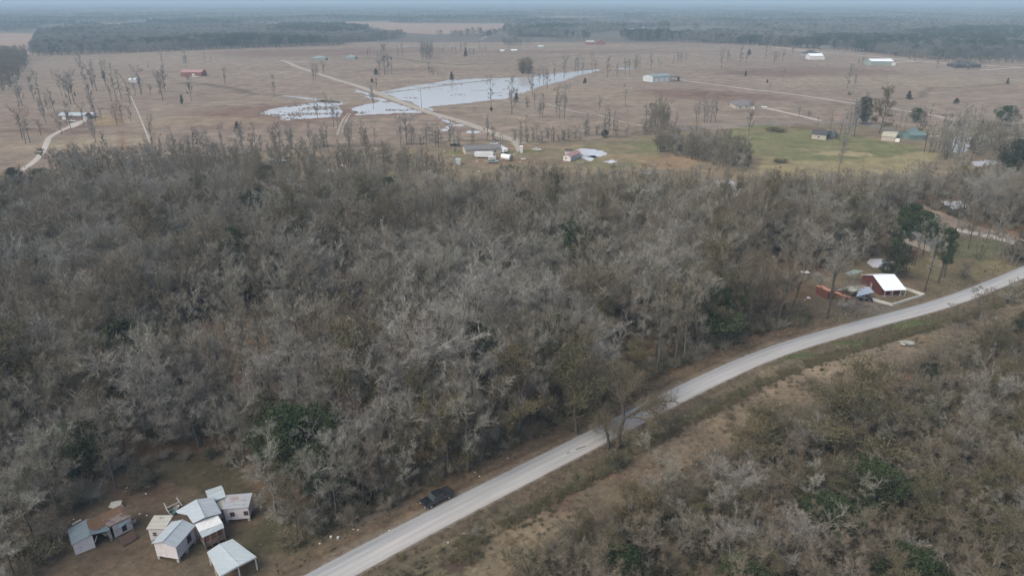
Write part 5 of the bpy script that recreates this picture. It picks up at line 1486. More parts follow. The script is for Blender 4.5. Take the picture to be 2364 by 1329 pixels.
house("farmhouse_wing", "white raised farmhouse wing nearest the carport, blue-grey gable roof, dark side window", Z2(1040,700), Z2(1300,742), Z2(1495,505), 3.25, .8, 'v', M_WHITE2, M_TIN, floor=.65, piers=True, over=.25, windows=[('R', 3.0, .7, .9, 1.3), ('L', 3.0, .7, .8, 1.1)], wall_trim=M_REDWOOD)
house("farmhouse_annex", "small annex with cracked tan-grey sheet roof, left of the farmhouse wing", Z2(985,548), Z2(1190,546), Z2(1300,413), 2.7, .25, 'back', M_WHITE, M_TINTAN, floor=.4, piers=True, over=.2, windows=[('F', .9, .7, .6, .75)])
house("farmhouse_room", "white outlying room right of the farmhouse, tin roof streaked with red rust and two front windows", Z2(1785,340), Z2(2063,316), Z2(2096,182), 3.0, .30, 'back', M_WHITE2, M_TINRUST, floor=.55, piers=True, over=.15, windows=[('F', 1.25, .75, .6, .75), ('F', 3.4, .75, .6, .75)], wall_trim=M_REDWOOD)
house("farmhouse_back_room", "back room with pale tin gable roof behind the farmhouse", Z2(1650,268), Z2(1825,207), Z2(1750,97), 2.9, .5, 'u', M_WHITE, M_TINPALE, floor=.4, piers=True, over=.15)
house("farmhouse_passage", "low passage roof with one window between the farmhouse and the outlying room", Z2(1712,345), Z2(1790,335), Z2(1826,214), 2.4, .12, 'back', M_WHITE, M_TINTAN, floor=.4, over=.08, windows=[('F', .7, .9, .6, .6)])

# --- carport
cp = empty("carport", (*at(*Z2(1880,860))[:2], 0)); tag(cp, "open carport with broad pale tin roof at the bottom of the yard", "carport")
CPP = {"a": (1630,785,2.6), "r0": (1755,703,2.78), "b": (1895,650,2.6), "c": (2145,835,2.6), "r1": (1968,925,2.78), "d": (1760,1041,2.6)}
C_ = {k: (*Z2(x, y), z) for k, (x, y, z) in CPP.items()}
slab_px("roof", [C_["a"], C_["r0"], C_["r1"], C_["d"]], M_TINPALE, .06, cp)
slab_px("roof", [C_["r0"], C_["b"], C_["c"], C_["r1"]], M_TINPALE, .06, cp)
w_ = MB()
for k in ("r0", "r1"): pass
p, q = at(*C_["r0"]), at(*C_["r1"]); w_.tube((p.x, p.y, 2.79), (q.x, q.y, 2.79), .05, n=5)
world_part(w_, "ridge_cap", M_TINPALE, cp)
P = {k: at(*c) for k, c in C_.items()}
fb = MB()
for k1, k2 in (("a", "d"), ("b", "c"), ("d", "r1"), ("r1", "c"), ("a", "r0"), ("r0", "b")):
    p, q = P[k1], P[k2]; fb.tube((p.x, p.y, p.z - .17), (q.x, q.y, q.z - .17), .08, n=4)
world_part(fb, "roof_frame", M_FRAME, cp)
cen = sum((P[k] for k in "abcd"), Vector()) / 4
for k1, k2, t in (("a", "a", 0), ("b", "b", 0), ("c", "c", 0), ("d", "d", 0), ("a", "d", .5), ("b", "c", .5), ("d", "c", .5)):
    p = P[k1].lerp(P[k2], t); p = p.lerp(cen, .05)
    world_part(MB().box(-.08, .08, -.08, .08, -.05, 2.4, Matrix.Translation((p.x, p.y, 0))), "post", M_FRAME, cp)

# --- the collapsed sheds
sh = house("collapsed_shed", "white gabled shed with dark blue-grey roof half buried in brown leaves, front half open", Z2(205,718), Z2(605,562), Z2(582,392), 2.15, .55, 'v', M_WHITE2, M_TINOLD, over=.12, cat="shed", open_front={'F': (0, .55), 'R': None})
shw, shd = sh["_w"], sh["_d"]
def on_roof(x, y, off=.03):
    return (x, y, 2.15 + .55 * (1 - abs(x - shw / 2) / (shw / 2)) + off)
lm = MB(); rr = random.Random(3)
n = 18; ring = []
cx_, cy_ = shw * .73, shd * .62
for k in range(n):
    t = 2 * math.pi * k / n; r = 1 + .18 * (rr.random() - .5)
    ring.append((min(shw - .02, max(shw / 2 + .03, cx_ + shw * .25 * r * math.cos(t))), min(shd - .02, cy_ + shd * .42 * r * math.sin(t))))
lm.slab([on_roof(x, y, .09) for x, y in ring], .06)
lm.build("leaf_mat_on_roof", M_LITTER, sh)
br = MB()
for (xa, za, xb, zb) in ((.56, 0.9, .66, 2.0), (.86, 1.9, .97, 1.2), (.97, 0.0, .93, 2.1), (.80, 2.0, .9, 1.2)):
    br.tube((shw * xa, .15, za), (shw * xb, .15, zb), .05, n=4)
for t in (.3, .6, .95): br.tube((shw - .2, shd * t, 0), (shw - .2, shd * t, 2.05), .06, n=4)
br.build("timber_brace", M_FRAME, sh)
s2 = house("ruined_cabin", "ruined white cabin with rusty brown board roof and fallen dark porch", Z2(588,532), Z2(830,412), Z2(792,302), 2.5, .75, 'back', M_WHITE, M_RUSTROOF, over=.12, cat="shed", open_front={'F': (.15, 1.0)}, windows=[('F', 3.45, 1.0, .8, .35)], doors=())
w2, d2 = s2["_w"], s2["_d"]
MB().slab([(w2 * .52, .10, 2.0), (w2 * .72, .10, 2.0), (w2 * .72, .11, 2.0), (w2 * .52, .11, 2.0)], 1.7).build("doorway_shade", M_INSIDE_SHADE, s2)  # black sheet on the front wall, painted shade of the door opening
tb = MB(); rr = random.Random(8)
for k in range(9):
    y = d2 * (.03 + .1 * k); z = 2.5 + .75 * y / d2 + .03
    x0 = w2 * rr.uniform(0, .25); x1 = w2 * rr.uniform(.55, 1.02)
    if k < 5: tb.slab([(x0, y, z + .02), (x1, y, z + .02), (x1, y + d2 * .07, z + .05), (x0, y + d2 * .07, z + .05)], .03)
tb.build("loose_board", tin_mat("weathered_boards", (0.22, 0.17, 0.15), (0.36, 0.32, 0.30), rust_amt=.4), s2)
lt = MB().slab([(w2 * .05, d2 * .45, 2.5 + .75 * .45 + .05), (w2 * .85, d2 * .5, 2.5 + .75 * .5 + .05), (w2 * .9, d2 * .97, 2.5 + .75 * .97 + .05), (w2 * .02, d2 * .95, 2.5 + .75 * .95 + .05)], .04)
lt.build("leaf_mat_on_roof", M_LITTER, s2)
slab_px("fallen_porch_roof", [(*Z2(712,640), 1.3), (*Z2(853,552), 1.4), (*Z2(888,640), .35), (*Z2(748,728), .25)], M_RUSTROOF, .08, s2)
slab_px("awning", [(*Z2(690,500), 2.2), (*Z2(810,440), 2.25), (*Z2(815,462), 2.0), (*Z2(700,545), 1.9)], M_TINOLD, .04, s2)
fp = MB()
for (x, y, z) in ((712,640,1.3),(853,552,1.4),(745,725,.3)):
    p = at(*Z2(x, y), z); fp.tube((p.x, p.y, -.05), (p.x, p.y, z), .07, n=5)
world_part(fp, "leaning_post", M_OLDWOOD, s2)
dbl = slab_px("fallen_sheet", [(*Z2(592,318), .7), (*Z2(618,262), .9), (*Z2(735,242), .9), (*Z2(722,292), .8), (*Z2(640,330), .6)], M_TINTAN, .05); tag(dbl, "crumpled grey roof sheet fallen behind the ruined cabin", "debris")
o = slab_px("fallen_sheet", [(*Z2(205,492), .3), (*Z2(300,440), .5), (*Z2(312,452), .45), (*Z2(215,508), .3)], M_TINTAN, .05); tag(o, "narrow grey sheet leaning behind the half-buried shed roof", "debris")

# --- timber frame and tub behind the house, litter
tf = MB()
for (p, q) in (((1195,330,.6),(1340,260,.7)), ((1195,330,.6),(1250,400,.2)), ((1175,275,1.0),(1205,335,.5)), ((1305,215,1.2),(1365,300,.3)), ((1200,325,0),(1200,325,.7)), ((1340,262,0),(1340,262,.8))):
    a, b = at(*Z2(*p[:2]), p[2]), at(*Z2(*q[:2]), q[2]); tf.tube(a, b + Vector((0, 0, .001)), .09, n=6)
o = tf.build("timber_frame", M_PIER); tag(o, "weathered pale log frame standing behind the farmhouse annex", "frame")
def tub(px, py, name, label, m, r=.5, h=.6):
    p = at(px, py); g = MB(); n = 14
    prof = [(r * .8, 0), (r, h), (r * 1.08, h), (r * 1.08, h - .05), (r * .93, h - .06), (r * .74, .08)]
    for k in range(n):
        t0, t1 = 2 * math.pi * k / n, 2 * math.pi * (k + 1) / n
        for (ra, za), (rb_, zb) in zip(prof[:-1], prof[1:]):
            g.poly([(ra * math.cos(t0), ra * math.sin(t0), za), (ra * math.cos(t1), ra * math.sin(t1), za), (rb_ * math.cos(t1), rb_ * math.sin(t1), zb), (rb_ * math.cos(t0), rb_ * math.sin(t0), zb)])
    g.poly([(r * .75 * math.cos(2 * math.pi * k / n), r * .75 * math.sin(2 * math.pi * k / n), .08) for k in range(n)])
    o = g.build(name, m, fix=False); o.location = (p.x, p.y, 0); tag(o, label, "tub"); return o
tub(*Z2(1280,385), "tub", "teal plastic tub inside the pale log frame", M_TEAL, .65, .6)
tub(*Z2(1312,325), "tub", "tan tub at the right of the pale log frame", M_BEIGE, .45, .35)
def bucket(px, py, label, m, s=.22, name="bucket"):
    o = tub(px, py, name, label, m, s, s * 1.7); o["category"] = name; return o
bucket(764, 1241, "white bucket on the verge, left one of the pair beside the broken branch", M_DOORW, .2)
bucket(780.5, 1242.5, "white bucket on the verge, right one of the pair beside the broken branch", M_DOORW, .2)
def scrap(px, py, label, m, L=.5, name="litter_sheet", z=.05):
    p = at(px, py); rr = random.Random(int(px)); a = rr.uniform(0, 3)
    pts = [(L * math.cos(a + t) * rr.uniform(.6, 1), L * .6 * math.sin(a + t) * rr.uniform(.6, 1), z + .03 * rr.random()) for t in (0, 1.1, 2.3, 3.3, 4.6, 5.5)]
    o = MB().slab(pts, .03).build(name, m); o.location = (p.x, p.y, 0); tag(o, label, "litter"); return o
for (x, y, l) in ((985,178,"on the leaf litter behind the ruined cabin"),(995,405,"left of the tan-roofed annex"),(920,390,"by the log frame, smaller one"),(155,182,"at the wood edge behind the collapsed shed"),(780,118,"between the shrubs behind the cabin"),(228,445,"beside the half-buried shed roof")):
    scrap(*Z2(x, y), "white litter scrap " + l, M_DOORW, .22)
for (px, py, l) in ((738,1254,"on the verge left of the buckets"),(816,1221,"first white litter scrap right of the buckets"),(826.5,1222.5,"second white litter scrap right of the buckets"),(898,1224,"beside the road edge"),(1097,1090,"between the pickup and the wood edge, upper"),(1107,1099,"between the pickup and the wood edge, lower"),(1172,1057,"under the wood edge near the tree shadow"),(1070,1231,"in the ditch weeds below the road"),(1034,1252,"lower one in the ditch weeds")):
    scrap(px, py, ("white litter " if "litter" not in l else "") + l, M_DOORW, .22)
o = MB()
for k in range(5):
    p, q = at(768 + 2 * k, 1238 - k, .1), at(788 - 2 * k, 1222 + 2 * k, .6); o.tube(p, q, .04, .02, n=5)
o = o.build("broken_branch", M_REDWOOD); tag(o, "reddish broken branch lying between the two white buckets", "branch")

# --- the red house across the road
rh = house("red_house", "dark red house with bright white metal roof and open front porch beside the road bend", Z7(1468,200), Z7(1755,380), Z7(1980,320), 2.7, 1.9, 'v', M_REDWALL, M_BRIGHTROOF, over=.35, windows=[('F', 3.0, .9, .9, 1.1), ('F', 6.2, .9, .9, 1.1)], doors=[('F', 4.6, .9, 2.0), ('R', 3.2, .9, 2.0)], wall_trim=M_REDWALL)
rw, rd_ = rh["_w"], rh["_d"]
pp = MB()
for t in (.05, .4, .75, .98): pp.box(rw + 1.0, rw + 1.12, rd_ * t, rd_ * t + .12, 0, 2.25)
pp.build("porch_post", M_FRAME, rh)
MB().slab([(rw - .02, -.02, 2.66), (rw + 1.3, -.02, 2.32), (rw + 1.3, rd_, 2.32), (rw - .02, rd_, 2.66)], .05).build("porch_roof", M_BRIGHTROOF, rh)
MB().box(rw - .30, rw + 1.15, .1, rd_ - .1, 0, .22).build("porch_deck", M_OLDWOOD, rh)
ls = empty("lean_to_shelter", (*at(*Z7(1350,260))[:2], 0)); tag(ls, "open shelter with mossy grey roof on poles left of the red house", "shelter")
slab_px("roof", [(*Z7(1245,180), 2.6), (*Z7(1370,130), 2.9), (*Z7(1500,148), 2.9), (*Z7(1330,207), 2.6)], M_GREENROOF, .05, ls)
for (x, y) in ((1255,183),(1330,205),(1460,172),(1380,135)):
    p = at(*Z7(x, y), 2.6); world_part(MB().box(-.07, .07, -.07, .07, -.05, 2.52, Matrix.Translation((p.x, p.y, 0))), "post", M_OLDWOOD, ls)
o = MB()
for k in range(16):
    rr = random.Random(k); p = at(*Z7(rr.uniform(1280,1480), rr.uniform(260,330)), .0)
    q = p + Vector((rr.uniform(-1, 1), rr.uniform(-1, 1), rr.uniform(.3, 1.4))); o.tube(p, q, .06, n=4)
o = o.build("scrap_pile", M_RUSTDARK); tag(o, "heap of rusty poles and scrap under the mossy shelter", "scrap")
cs = empty("car_shelter", (*at(*Z7(1450,480))[:2], 0)); tag(cs, "blue-grey gabled car shelter in front of the red house", "carport")
M_TINBLUE = tin_mat("blue_tin", (0.30, 0.35, 0.42), (0.40, 0.46, 0.54), rust=(0.2, 0.12, 0.1), rust_amt=.15)
slab_px("roof", [(*Z7(1440,402), 3.1), (*Z7(1572,364), 3.1), (*Z7(1646,438), 2.4), (*Z7(1396,500), 2.4)], M_TINBLUE, .05, cs)
slab_px("roof", [(*Z7(1300,345), 2.4), (*Z7(1572,364), 3.1), (*Z7(1440,402), 3.1), (*Z7(1338,438), 2.5), (*Z7(1290,400), 2.4)], M_TINTAN, .05, cs)
for (x, y) in ((1400,495),(1640,440),(1330,430),(1520,470)):
    p = at(*Z7(x, y), 2.3); world_part(MB().box(-.07, .07, -.07, .07, -.05, 2.3, Matrix.Translation((p.x, p.y, 0))), "post", M_OLDWOOD, cs)
o = slab_px("shed_roof", [(*Z7(1130,402), 2.2), (*Z7(1290,350), 2.4), (*Z7(1330,428), 2.2), (*Z7(1150,410), 2.1)], M_TINTAN, .05)
sr = empty("lean_shed", (*at(*Z7(1240,420))[:2], 0)); tag(sr, "low brown shed between the car shelter and the rusty containers", "shed")
bpy.context.view_layer.update(); o.parent = sr; o.matrix_parent_inverse = sr.matrix_world.inverted(); o.name = "roof"
ww = MB(); p, q, r_ = at(*Z7(1140,405), 2.1), at(*Z7(1325,428), 2.1), at(*Z7(1285,356), 2.3)
for a, b in ((p, q), (q, r_), (r_, p)):
    d = (b - a).normalized(); nn = Vector((-d.y, d.x, 0)) * .05
    ww.slab([(a.x, a.y, 2.05), (b.x, b.y, 2.05), (b.x + nn.x, b.y + nn.y, 2.05), (a.x + nn.x, a.y + nn.y, 2.05)], 2.08)
world_part(ww, "wall", M_RUSTDARK, sr)

def container(A, B, C, h, name, label, side, top):
    a, u, v, w, d = frame_of(A, B, C, h)
    root = empty(name, (a.x, a.y, 0), math.atan2(u.y, u.x)); tag(root, label, "container")
    m = MB(); n = int(w / .3)
    m.box(.03, w - .03, .03, d - .03, .15, h - .06)
    for k in range(n):
        x = .1 + (w - .2) * k / n
        m.box(x, x + .14, 0, .028, .25, h - .16); m.box(x, x + .14, d - .028, d, .25, h - .16)
    m.build("side_wall", side, root)
    f = MB()
    for x in (0, w - .1):
        for y in (-.02, d - .08): f.box(x, x + .1, y, y + .1, 0, h - .04)
    f.box(0, w, -.03, .0, .05, .2).box(0, w, -.03, .0, h - .15, h - .05)
    f.build("frame", side, root)
    MB().slab([(-.05, -.05, h), (w + .05, -.05, h), (w + .05, d + .05, h), (-.05, d + .05, h)], .05).build("roof", top, root)
    MB().box(w, w + .04, .15, d / 2 - .02, .25, h - .2).box(w, w + .04, d / 2 + .02, d - .15, .25, h - .2).build("door", side, root)
    print("container", w, d); return root
container(Z7(858,352), Z7(1022,428), Z7(1050,400), 2.5, "rusty_container", "rusty orange-roofed container with dark red sides, left of the yard tree trunk", M_RUSTDARK, M_ORANGE)
container(Z7(1098,442), Z7(1312,528), Z7(1338,505), 1.6, "rusty_trailer_box", "long low orange-topped box trailer between the yard tree trunk and the car shelter", M_RUSTDARK, M_ORANGE)
named("olive1", 1945, 712, 672, "olive_bush", "olive bush in front of the orange-topped box trailer", 1.6, "bush")

# low whitewashed yard wall
wl = empty("garden_wall", (*at(2059, 706)[:2], 0)); tag(wl, "low whitewashed yard wall angled round the red house garden", "wall")
CORN = [(2010.5, 692.5), (2059.5, 706), (2133, 683), (2078, 664)]
for p, q in zip(CORN[:-1], CORN[1:]):
    a, b = at(*p), at(*q); d = (b - a).normalized(); nn = Vector((-d.y, d.x, 0)) * .16
    m = MB().slab([(a.x - nn.x, a.y - nn.y, .75), (b.x - nn.x, b.y - nn.y, .75), (b.x + nn.x, b.y + nn.y, .75), (a.x + nn.x, a.y + nn.y, .75)], .85)
    world_part(m, "wall_run", M_CONC, wl)
gp = at(2011, 690); o = MB().box(-.12, .12, -.12, .12, 0, 2.0).build("gate_post", M_OLDWOOD); o.location = (gp.x - .4, gp.y, 0); tag(o, "tall dark gate post at the left end of the whitewashed wall", "post")

# houses among the trees on the right
house("grey_roofed_house", "grey shingled house among trees beside the curved driveway", (2149,566), (2196,560), (2166,526), 2.6, 1.2, 'hip', M_BEIGE, M_SHINGLE, windows=[('F', 3, .9, 1.2, 1.0)], doors=[('F', 5.5, .9, 2.0)])
house("red_shed", "faded red metal shed behind the dark spreading evergreen", (2062,582), (2096,590), (2078,566), 2.6, .8, 'u', M_RED, M_PINKROOF, cat="shed")
house("red_shed", "small faded red roof farthest left behind the dark evergreen", (2035,564), (2054,571), (2046,557), 2.4, .6, 'u', M_RED, M_PINKROOF, cat="shed")
house("white_roofed_hut", "white roofed hut with red wall beyond the driveway in the wood", (2124,494), (2141,502), (2146,492), 2.8, .5, 'v', M_REDWALL, M_BRIGHTROOF, cat="hut")
house("white_roofed_shed", "bright white shed roof left of the driveway end", (2076,540), (2104,538), (2098,529), 2.2, .3, 'u', M_BEIGE, M_BRIGHTROOF, cat="shed")
house("white_roofed_shed", "bright white shed roof touching the driveway end", (2122,527), (2142,523), (2135,517), 2.2, .3, 'u', M_BEIGE, M_BRIGHTROOF, cat="shed")
house("teal_house", "teal walled cottage with two gables beyond the lawn", (2083,310), (2101,312), (2103,300), 2.8, 2.2, 'v', M_TEAL, M_GREENROOF, windows=[('F', 2.5, .9, 1.0, 1.0)])
house("teal_house_wing", "long low teal wing right of the teal cottage", (2101,313), (2143,313), (2143,304), 2.8, 1.4, 'u', M_TEAL, M_TEAL, windows=[('F', 4, .9, 1.4, 1.0), ('F', 9, .9, 1.4, 1.0)])
house("beige_shed", "beige shed with open dark bay left of the teal cottage", (2034,314), (2068,317), (2068,305), 2.8, .8, 'u', M_BEIGE, noise_mat("cream_sheet", (0.40, 0.36, 0.27), (0.48, 0.44, 0.34), .5), doors=[('F', 9, 2.4, 2.2)], cat="shed")
house("blue_roof_house", "corner of a blue-roofed house at the left edge", (-45,432), (17,434), (17,416), 3.0, 2.2, 'v', M_WHITE, M_TINBLUE, d_over=14)

# far houses in the pasture
def far_house(name, label, xl, xr, by, depth, wall_h, rise, ridge, wall, roof, tilt=0.0, windows=(), doors=(), cat="house", over=.4, **k):
    """xl, xr, by: the front wall's foot in the photo"""
    a, b = at(xl, by + tilt / 2), at(xr, by - tilt / 2)
    z = wall_h; u = (b - a).normalized(); v = Vector((-u.y, u.x, 0))
    a2 = a - u * over - v * over; b2 = b + u * over - v * over; c2 = b2 + v * (depth + 2 * over)
    px = [proj(p.x, p.y, z) for p in (a2, b2, c2)]
    return house(name, label, px[0], px[1], px[2], z, rise, ridge, wall, roof, over=over, windows=windows, doors=doors, cat=cat, **k)
far_house("long_barn", "long barn with faded red roof and white doors in the left pasture", 418, 466, 177, 14, 4.5, 2.4, 'u', M_RED, M_PINKROOF, cat="barn", doors=[('F', 14, 3, 3)], windows=[('F', 5, 1.5, 2, 1)])
far_house("white_shed", "small white shed at the top of the pale straight path", 298, 316, 191, 7, 3, 1.2, 'u', M_WHITE2, M_BRIGHTROOF, cat="shed")
far_house("ranch_house", "long low ranch house with blue-grey roof and two white garage doors at the left", 138, 197, 277, 8, 3.0, 1.8, 'u', M_BRICK, M_TIN, doors=[('F', 3.2, 2.6, 2.3), ('F', 18.5, 3.2, 2.5)], windows=[('F', 8, .9, 1.4, 1.1), ('F', 12, .9, 1.4, 1.1)])
far_house("green_roofed_house", "house with grey-green roof at the far end of the dirt road, left one", 722, 752, 140, 12, 3, 3, 'hip', M_GREENWALL, M_GREENROOF)
far_house("green_roofed_house", "house with grey-green roof past the dirt road, right one with a pale drive", 797, 820, 137, 14, 3, 3, 'hip', M_GREENWALL, M_GREENROOF)
far_house("red_barn", "far red barn with grey roof before the copse", 1353, 1372, 104, 18, 5, 3, 'u', M_RED, M_TINTAN, cat="barn")
far_house("red_barn", "far red barn wing with red gable right of the grey roof", 1377, 1396, 104, 18, 4, 5, 'v', M_RED, M_RED, cat="barn")
far_house("metal_workshop", "pale grey metal workshop with three pale doors in the middle pasture", 1507, 1548, 189, 16, 5.6, 1.8, 'u', M_METALWALL, M_GREENROOF, tilt=3, cat="workshop", doors=[('F', 5, 5, 4), ('F', 12, 5, 4), ('F', 19, 4, 4)])
far_house("workshop_awning", "open dark frame awning beside the metal workshop", 1550, 1572, 188, 8, 4, .3, 'back', M_SHINGLED, M_SHINGLED, cat="awning", open_front={'F': None, 'R': None, 'L': None, 'B': (0, .2)})
far_house("dark_roofed_house", "dark green roofed house behind the small white barn", 1858, 1892, 130, 18, 3.5, 5, 'hip', M_GREENWALL, M_SHINGLED)
far_house("white_barn", "small white barn with bright white roof on the right pasture", 1869, 1900, 138, 16, 5, 3, 'u', M_WHITE2, M_BRIGHTROOF, cat="barn", doors=[('F', 20, 4, 3.5)])
far_house("sage_barn", "sage green barn with bright white roof left of its pale drive", 2010, 2062, 152, 18, 5.5, 2.5, 'u', M_GREENWALL, M_BRIGHTROOF, cat="barn", doors=[('F', 30, 5, 4)])
far_house("dark_low_house", "dark low house with steep hipped roof beneath the far wood", 2206, 2264, 157, 20, 3.5, 4.5, 'hip', M_SHINGLED, M_SHINGLED)
far_house("drive_house", "grey hip-roofed house at the start of the straight pale drive", 1697, 1740, 252, 14, 3.0, 3.6, 'hip', M_BEIGE, M_SHINGLE, windows=[('F', 4, .9, 1.6, 1.2), ('F', 9, .9, 1.6, 1.2)], doors=[('F', 14, 3, 2.3)])
far_house("lawn_house", "dark shingled house on the green lawn, left block with pale gable end", 1873, 1906, 322, 9, 3.0, 2.0, 'u', M_BEIGE, M_SHINGLED, tilt=-3, windows=[('F', 4, .9, 1.2, 1.1)])
far_house("lawn_house_wing", "blue-black wing joined right of the lawn house", 1906, 1932, 321, 8, 2.7, 1.6, 'u', M_SHINGLED, noise_mat("blue_black_roof", (0.035, 0.055, 0.065), (0.06, 0.085, 0.10), 1.0))
far_house("trailer_house", "low house with dark grey roof behind the two white travel trailers", 1075, 1157, 356, 10, 2.8, 1.6, 'u', M_BEIGE, M_SHINGLE, tilt=4, windows=[('F', 17, .9, 1.2, 1.0)])
far_house("small_cottage", "small white cottage with faded red roof near the flooded lawn", 1300, 1317, 372, 13, 2.7, .9, 'v', M_WHITE2, M_PINKROOF, tilt=-2, windows=[('F', 1.6, .9, .8, .9), ('L', 3, .9, .8, .9), ('L', 8, .9, .8, .9)], doors=[('L', 5.5, .9, 2.0)])
far_house("cottage_shed", "small grey shed just behind the white cottage", 1305, 1320, 357, 4, 2.2, .6, 'u', M_WHITE2, M_RUSTROOF, cat="shed")
far_house("narrow_hut", "white narrow hut standing beside the trailer yard", 1201, 1207, 353, 2, 3.5, .2, 'back', M_WHITE2, M_BRIGHTROOF, cat="hut", over=.1)
far_house("pump_hut", "pale grey hut at the left of the trailer yard", 1052, 1063, 381, 3, 2.8, .2, 'back', M_METALWALL, M_TINPALE, cat="hut", over=.1)
for (xl, xr, by, dp, h, wl_, rf_, lab) in ((1858,1875,109,14,4,M_WHITE2,M_TINPALE,"white house in the far wood edge above the dark green roof"),(1898,1916,112,14,4,M_WHITE2,M_TINPALE,"white house in the far wood edge right of the first one"),(1994,2010,117,14,4,M_WHITE2,M_BRIGHTROOF,"white roofed house under the far trees right of centre"),
        (2124,2146,127,16,4,M_RED,M_BRIGHTROOF,"red walled house with white roof at the far wood edge"),(2182,2200,128,14,5,M_WHITE2,M_BRIGHTROOF,"white house at the far wood edge next to the red walled one"),(2085,2095,116,12,4,M_WHITE2,M_BRIGHTROOF,"tiny white house in the far wood"),
        (1650,1668,79,16,5,M_WHITE2,M_TINPALE,"white roof among the far trees above the lane"),(2118,2136,26,40,8,M_WHITE2,M_BRIGHTROOF,"large white shed near the horizon on the right"),(838,856,46,26,7,M_WHITE2,M_BRIGHTROOF,"white shed in the far left fields"),(1240,1253,48,26,6,M_WHITE2,M_BRIGHTROOF,"white shed in the far middle field"),
        (30,38,134,12,5,M_WHITE2,M_BRIGHTROOF,"far white house at the left edge, left one"),(46,54,133,12,5,M_WHITE2,M_BRIGHTROOF,"far white house at the left edge, right one"),(1455,1466,72,14,5,M_WHITE2,M_TINPALE,"pale roof in the middle copse, left one"),(1483,1490,66,14,5,M_WHITE2,M_TINPALE,"pale roof in the middle copse, right one"),
        (1155,1164,122,6,3,M_GREENWALL,M_BRIGHTROOF,"small white-topped hay shed left one of the pair beyond the pond"),(1180,1193,121,6,3,M_GREENWALL,M_BRIGHTROOF,"small white-topped hay shed right one of the pair beyond the pond"),(1243,1254,113,6,4,M_GREENWALL,M_BRIGHTROOF,"small white-topped shed on the far green strip"),
        (1000,1010,20,40,8,M_WHITE2,M_TINPALE,"pale far roof near the horizon left of centre")):
    far_house("far_shed", lab, xl, xr, by, dp, h, 1.2, 'u', wl_, rf_, cat="building")

# --- vehicles
M_BLACK = flat_mat("black_paint", (0.014, 0.016, 0.02), rough=.25, spec=.6, coat=.6)
M_CARWHITE = flat_mat("white_paint", (0.70, 0.71, 0.71), rough=.3, coat=.5)
M_CARGREEN = flat_mat("pale_green_paint", (0.30, 0.40, 0.36), rough=.35)
M_TYRE = flat_mat("rubber", (0.02, 0.02, 0.02), rough=.9)
M_RIM = flat_mat("rim_metal", (0.30, 0.30, 0.31), rough=.4)
M_LAMP = flat_mat("lamp_glass", (0.6, 0.6, 0.58), rough=.1)
M_TAIL = flat_mat("red_lamp", (0.3, 0.02, 0.02), rough=.2)
def wheel(root, x, y, r, side):
    n = 16; m = MB(); m.tube((x, y - .12, r), (x, y + .12, r), r, n=n); t = m.build("wheel", M_TYRE, root)
    MB().tube((x, y + side * .125, r), (x, y + side * .14, r), r * .6, n=10).build("rim", M_RIM, t)
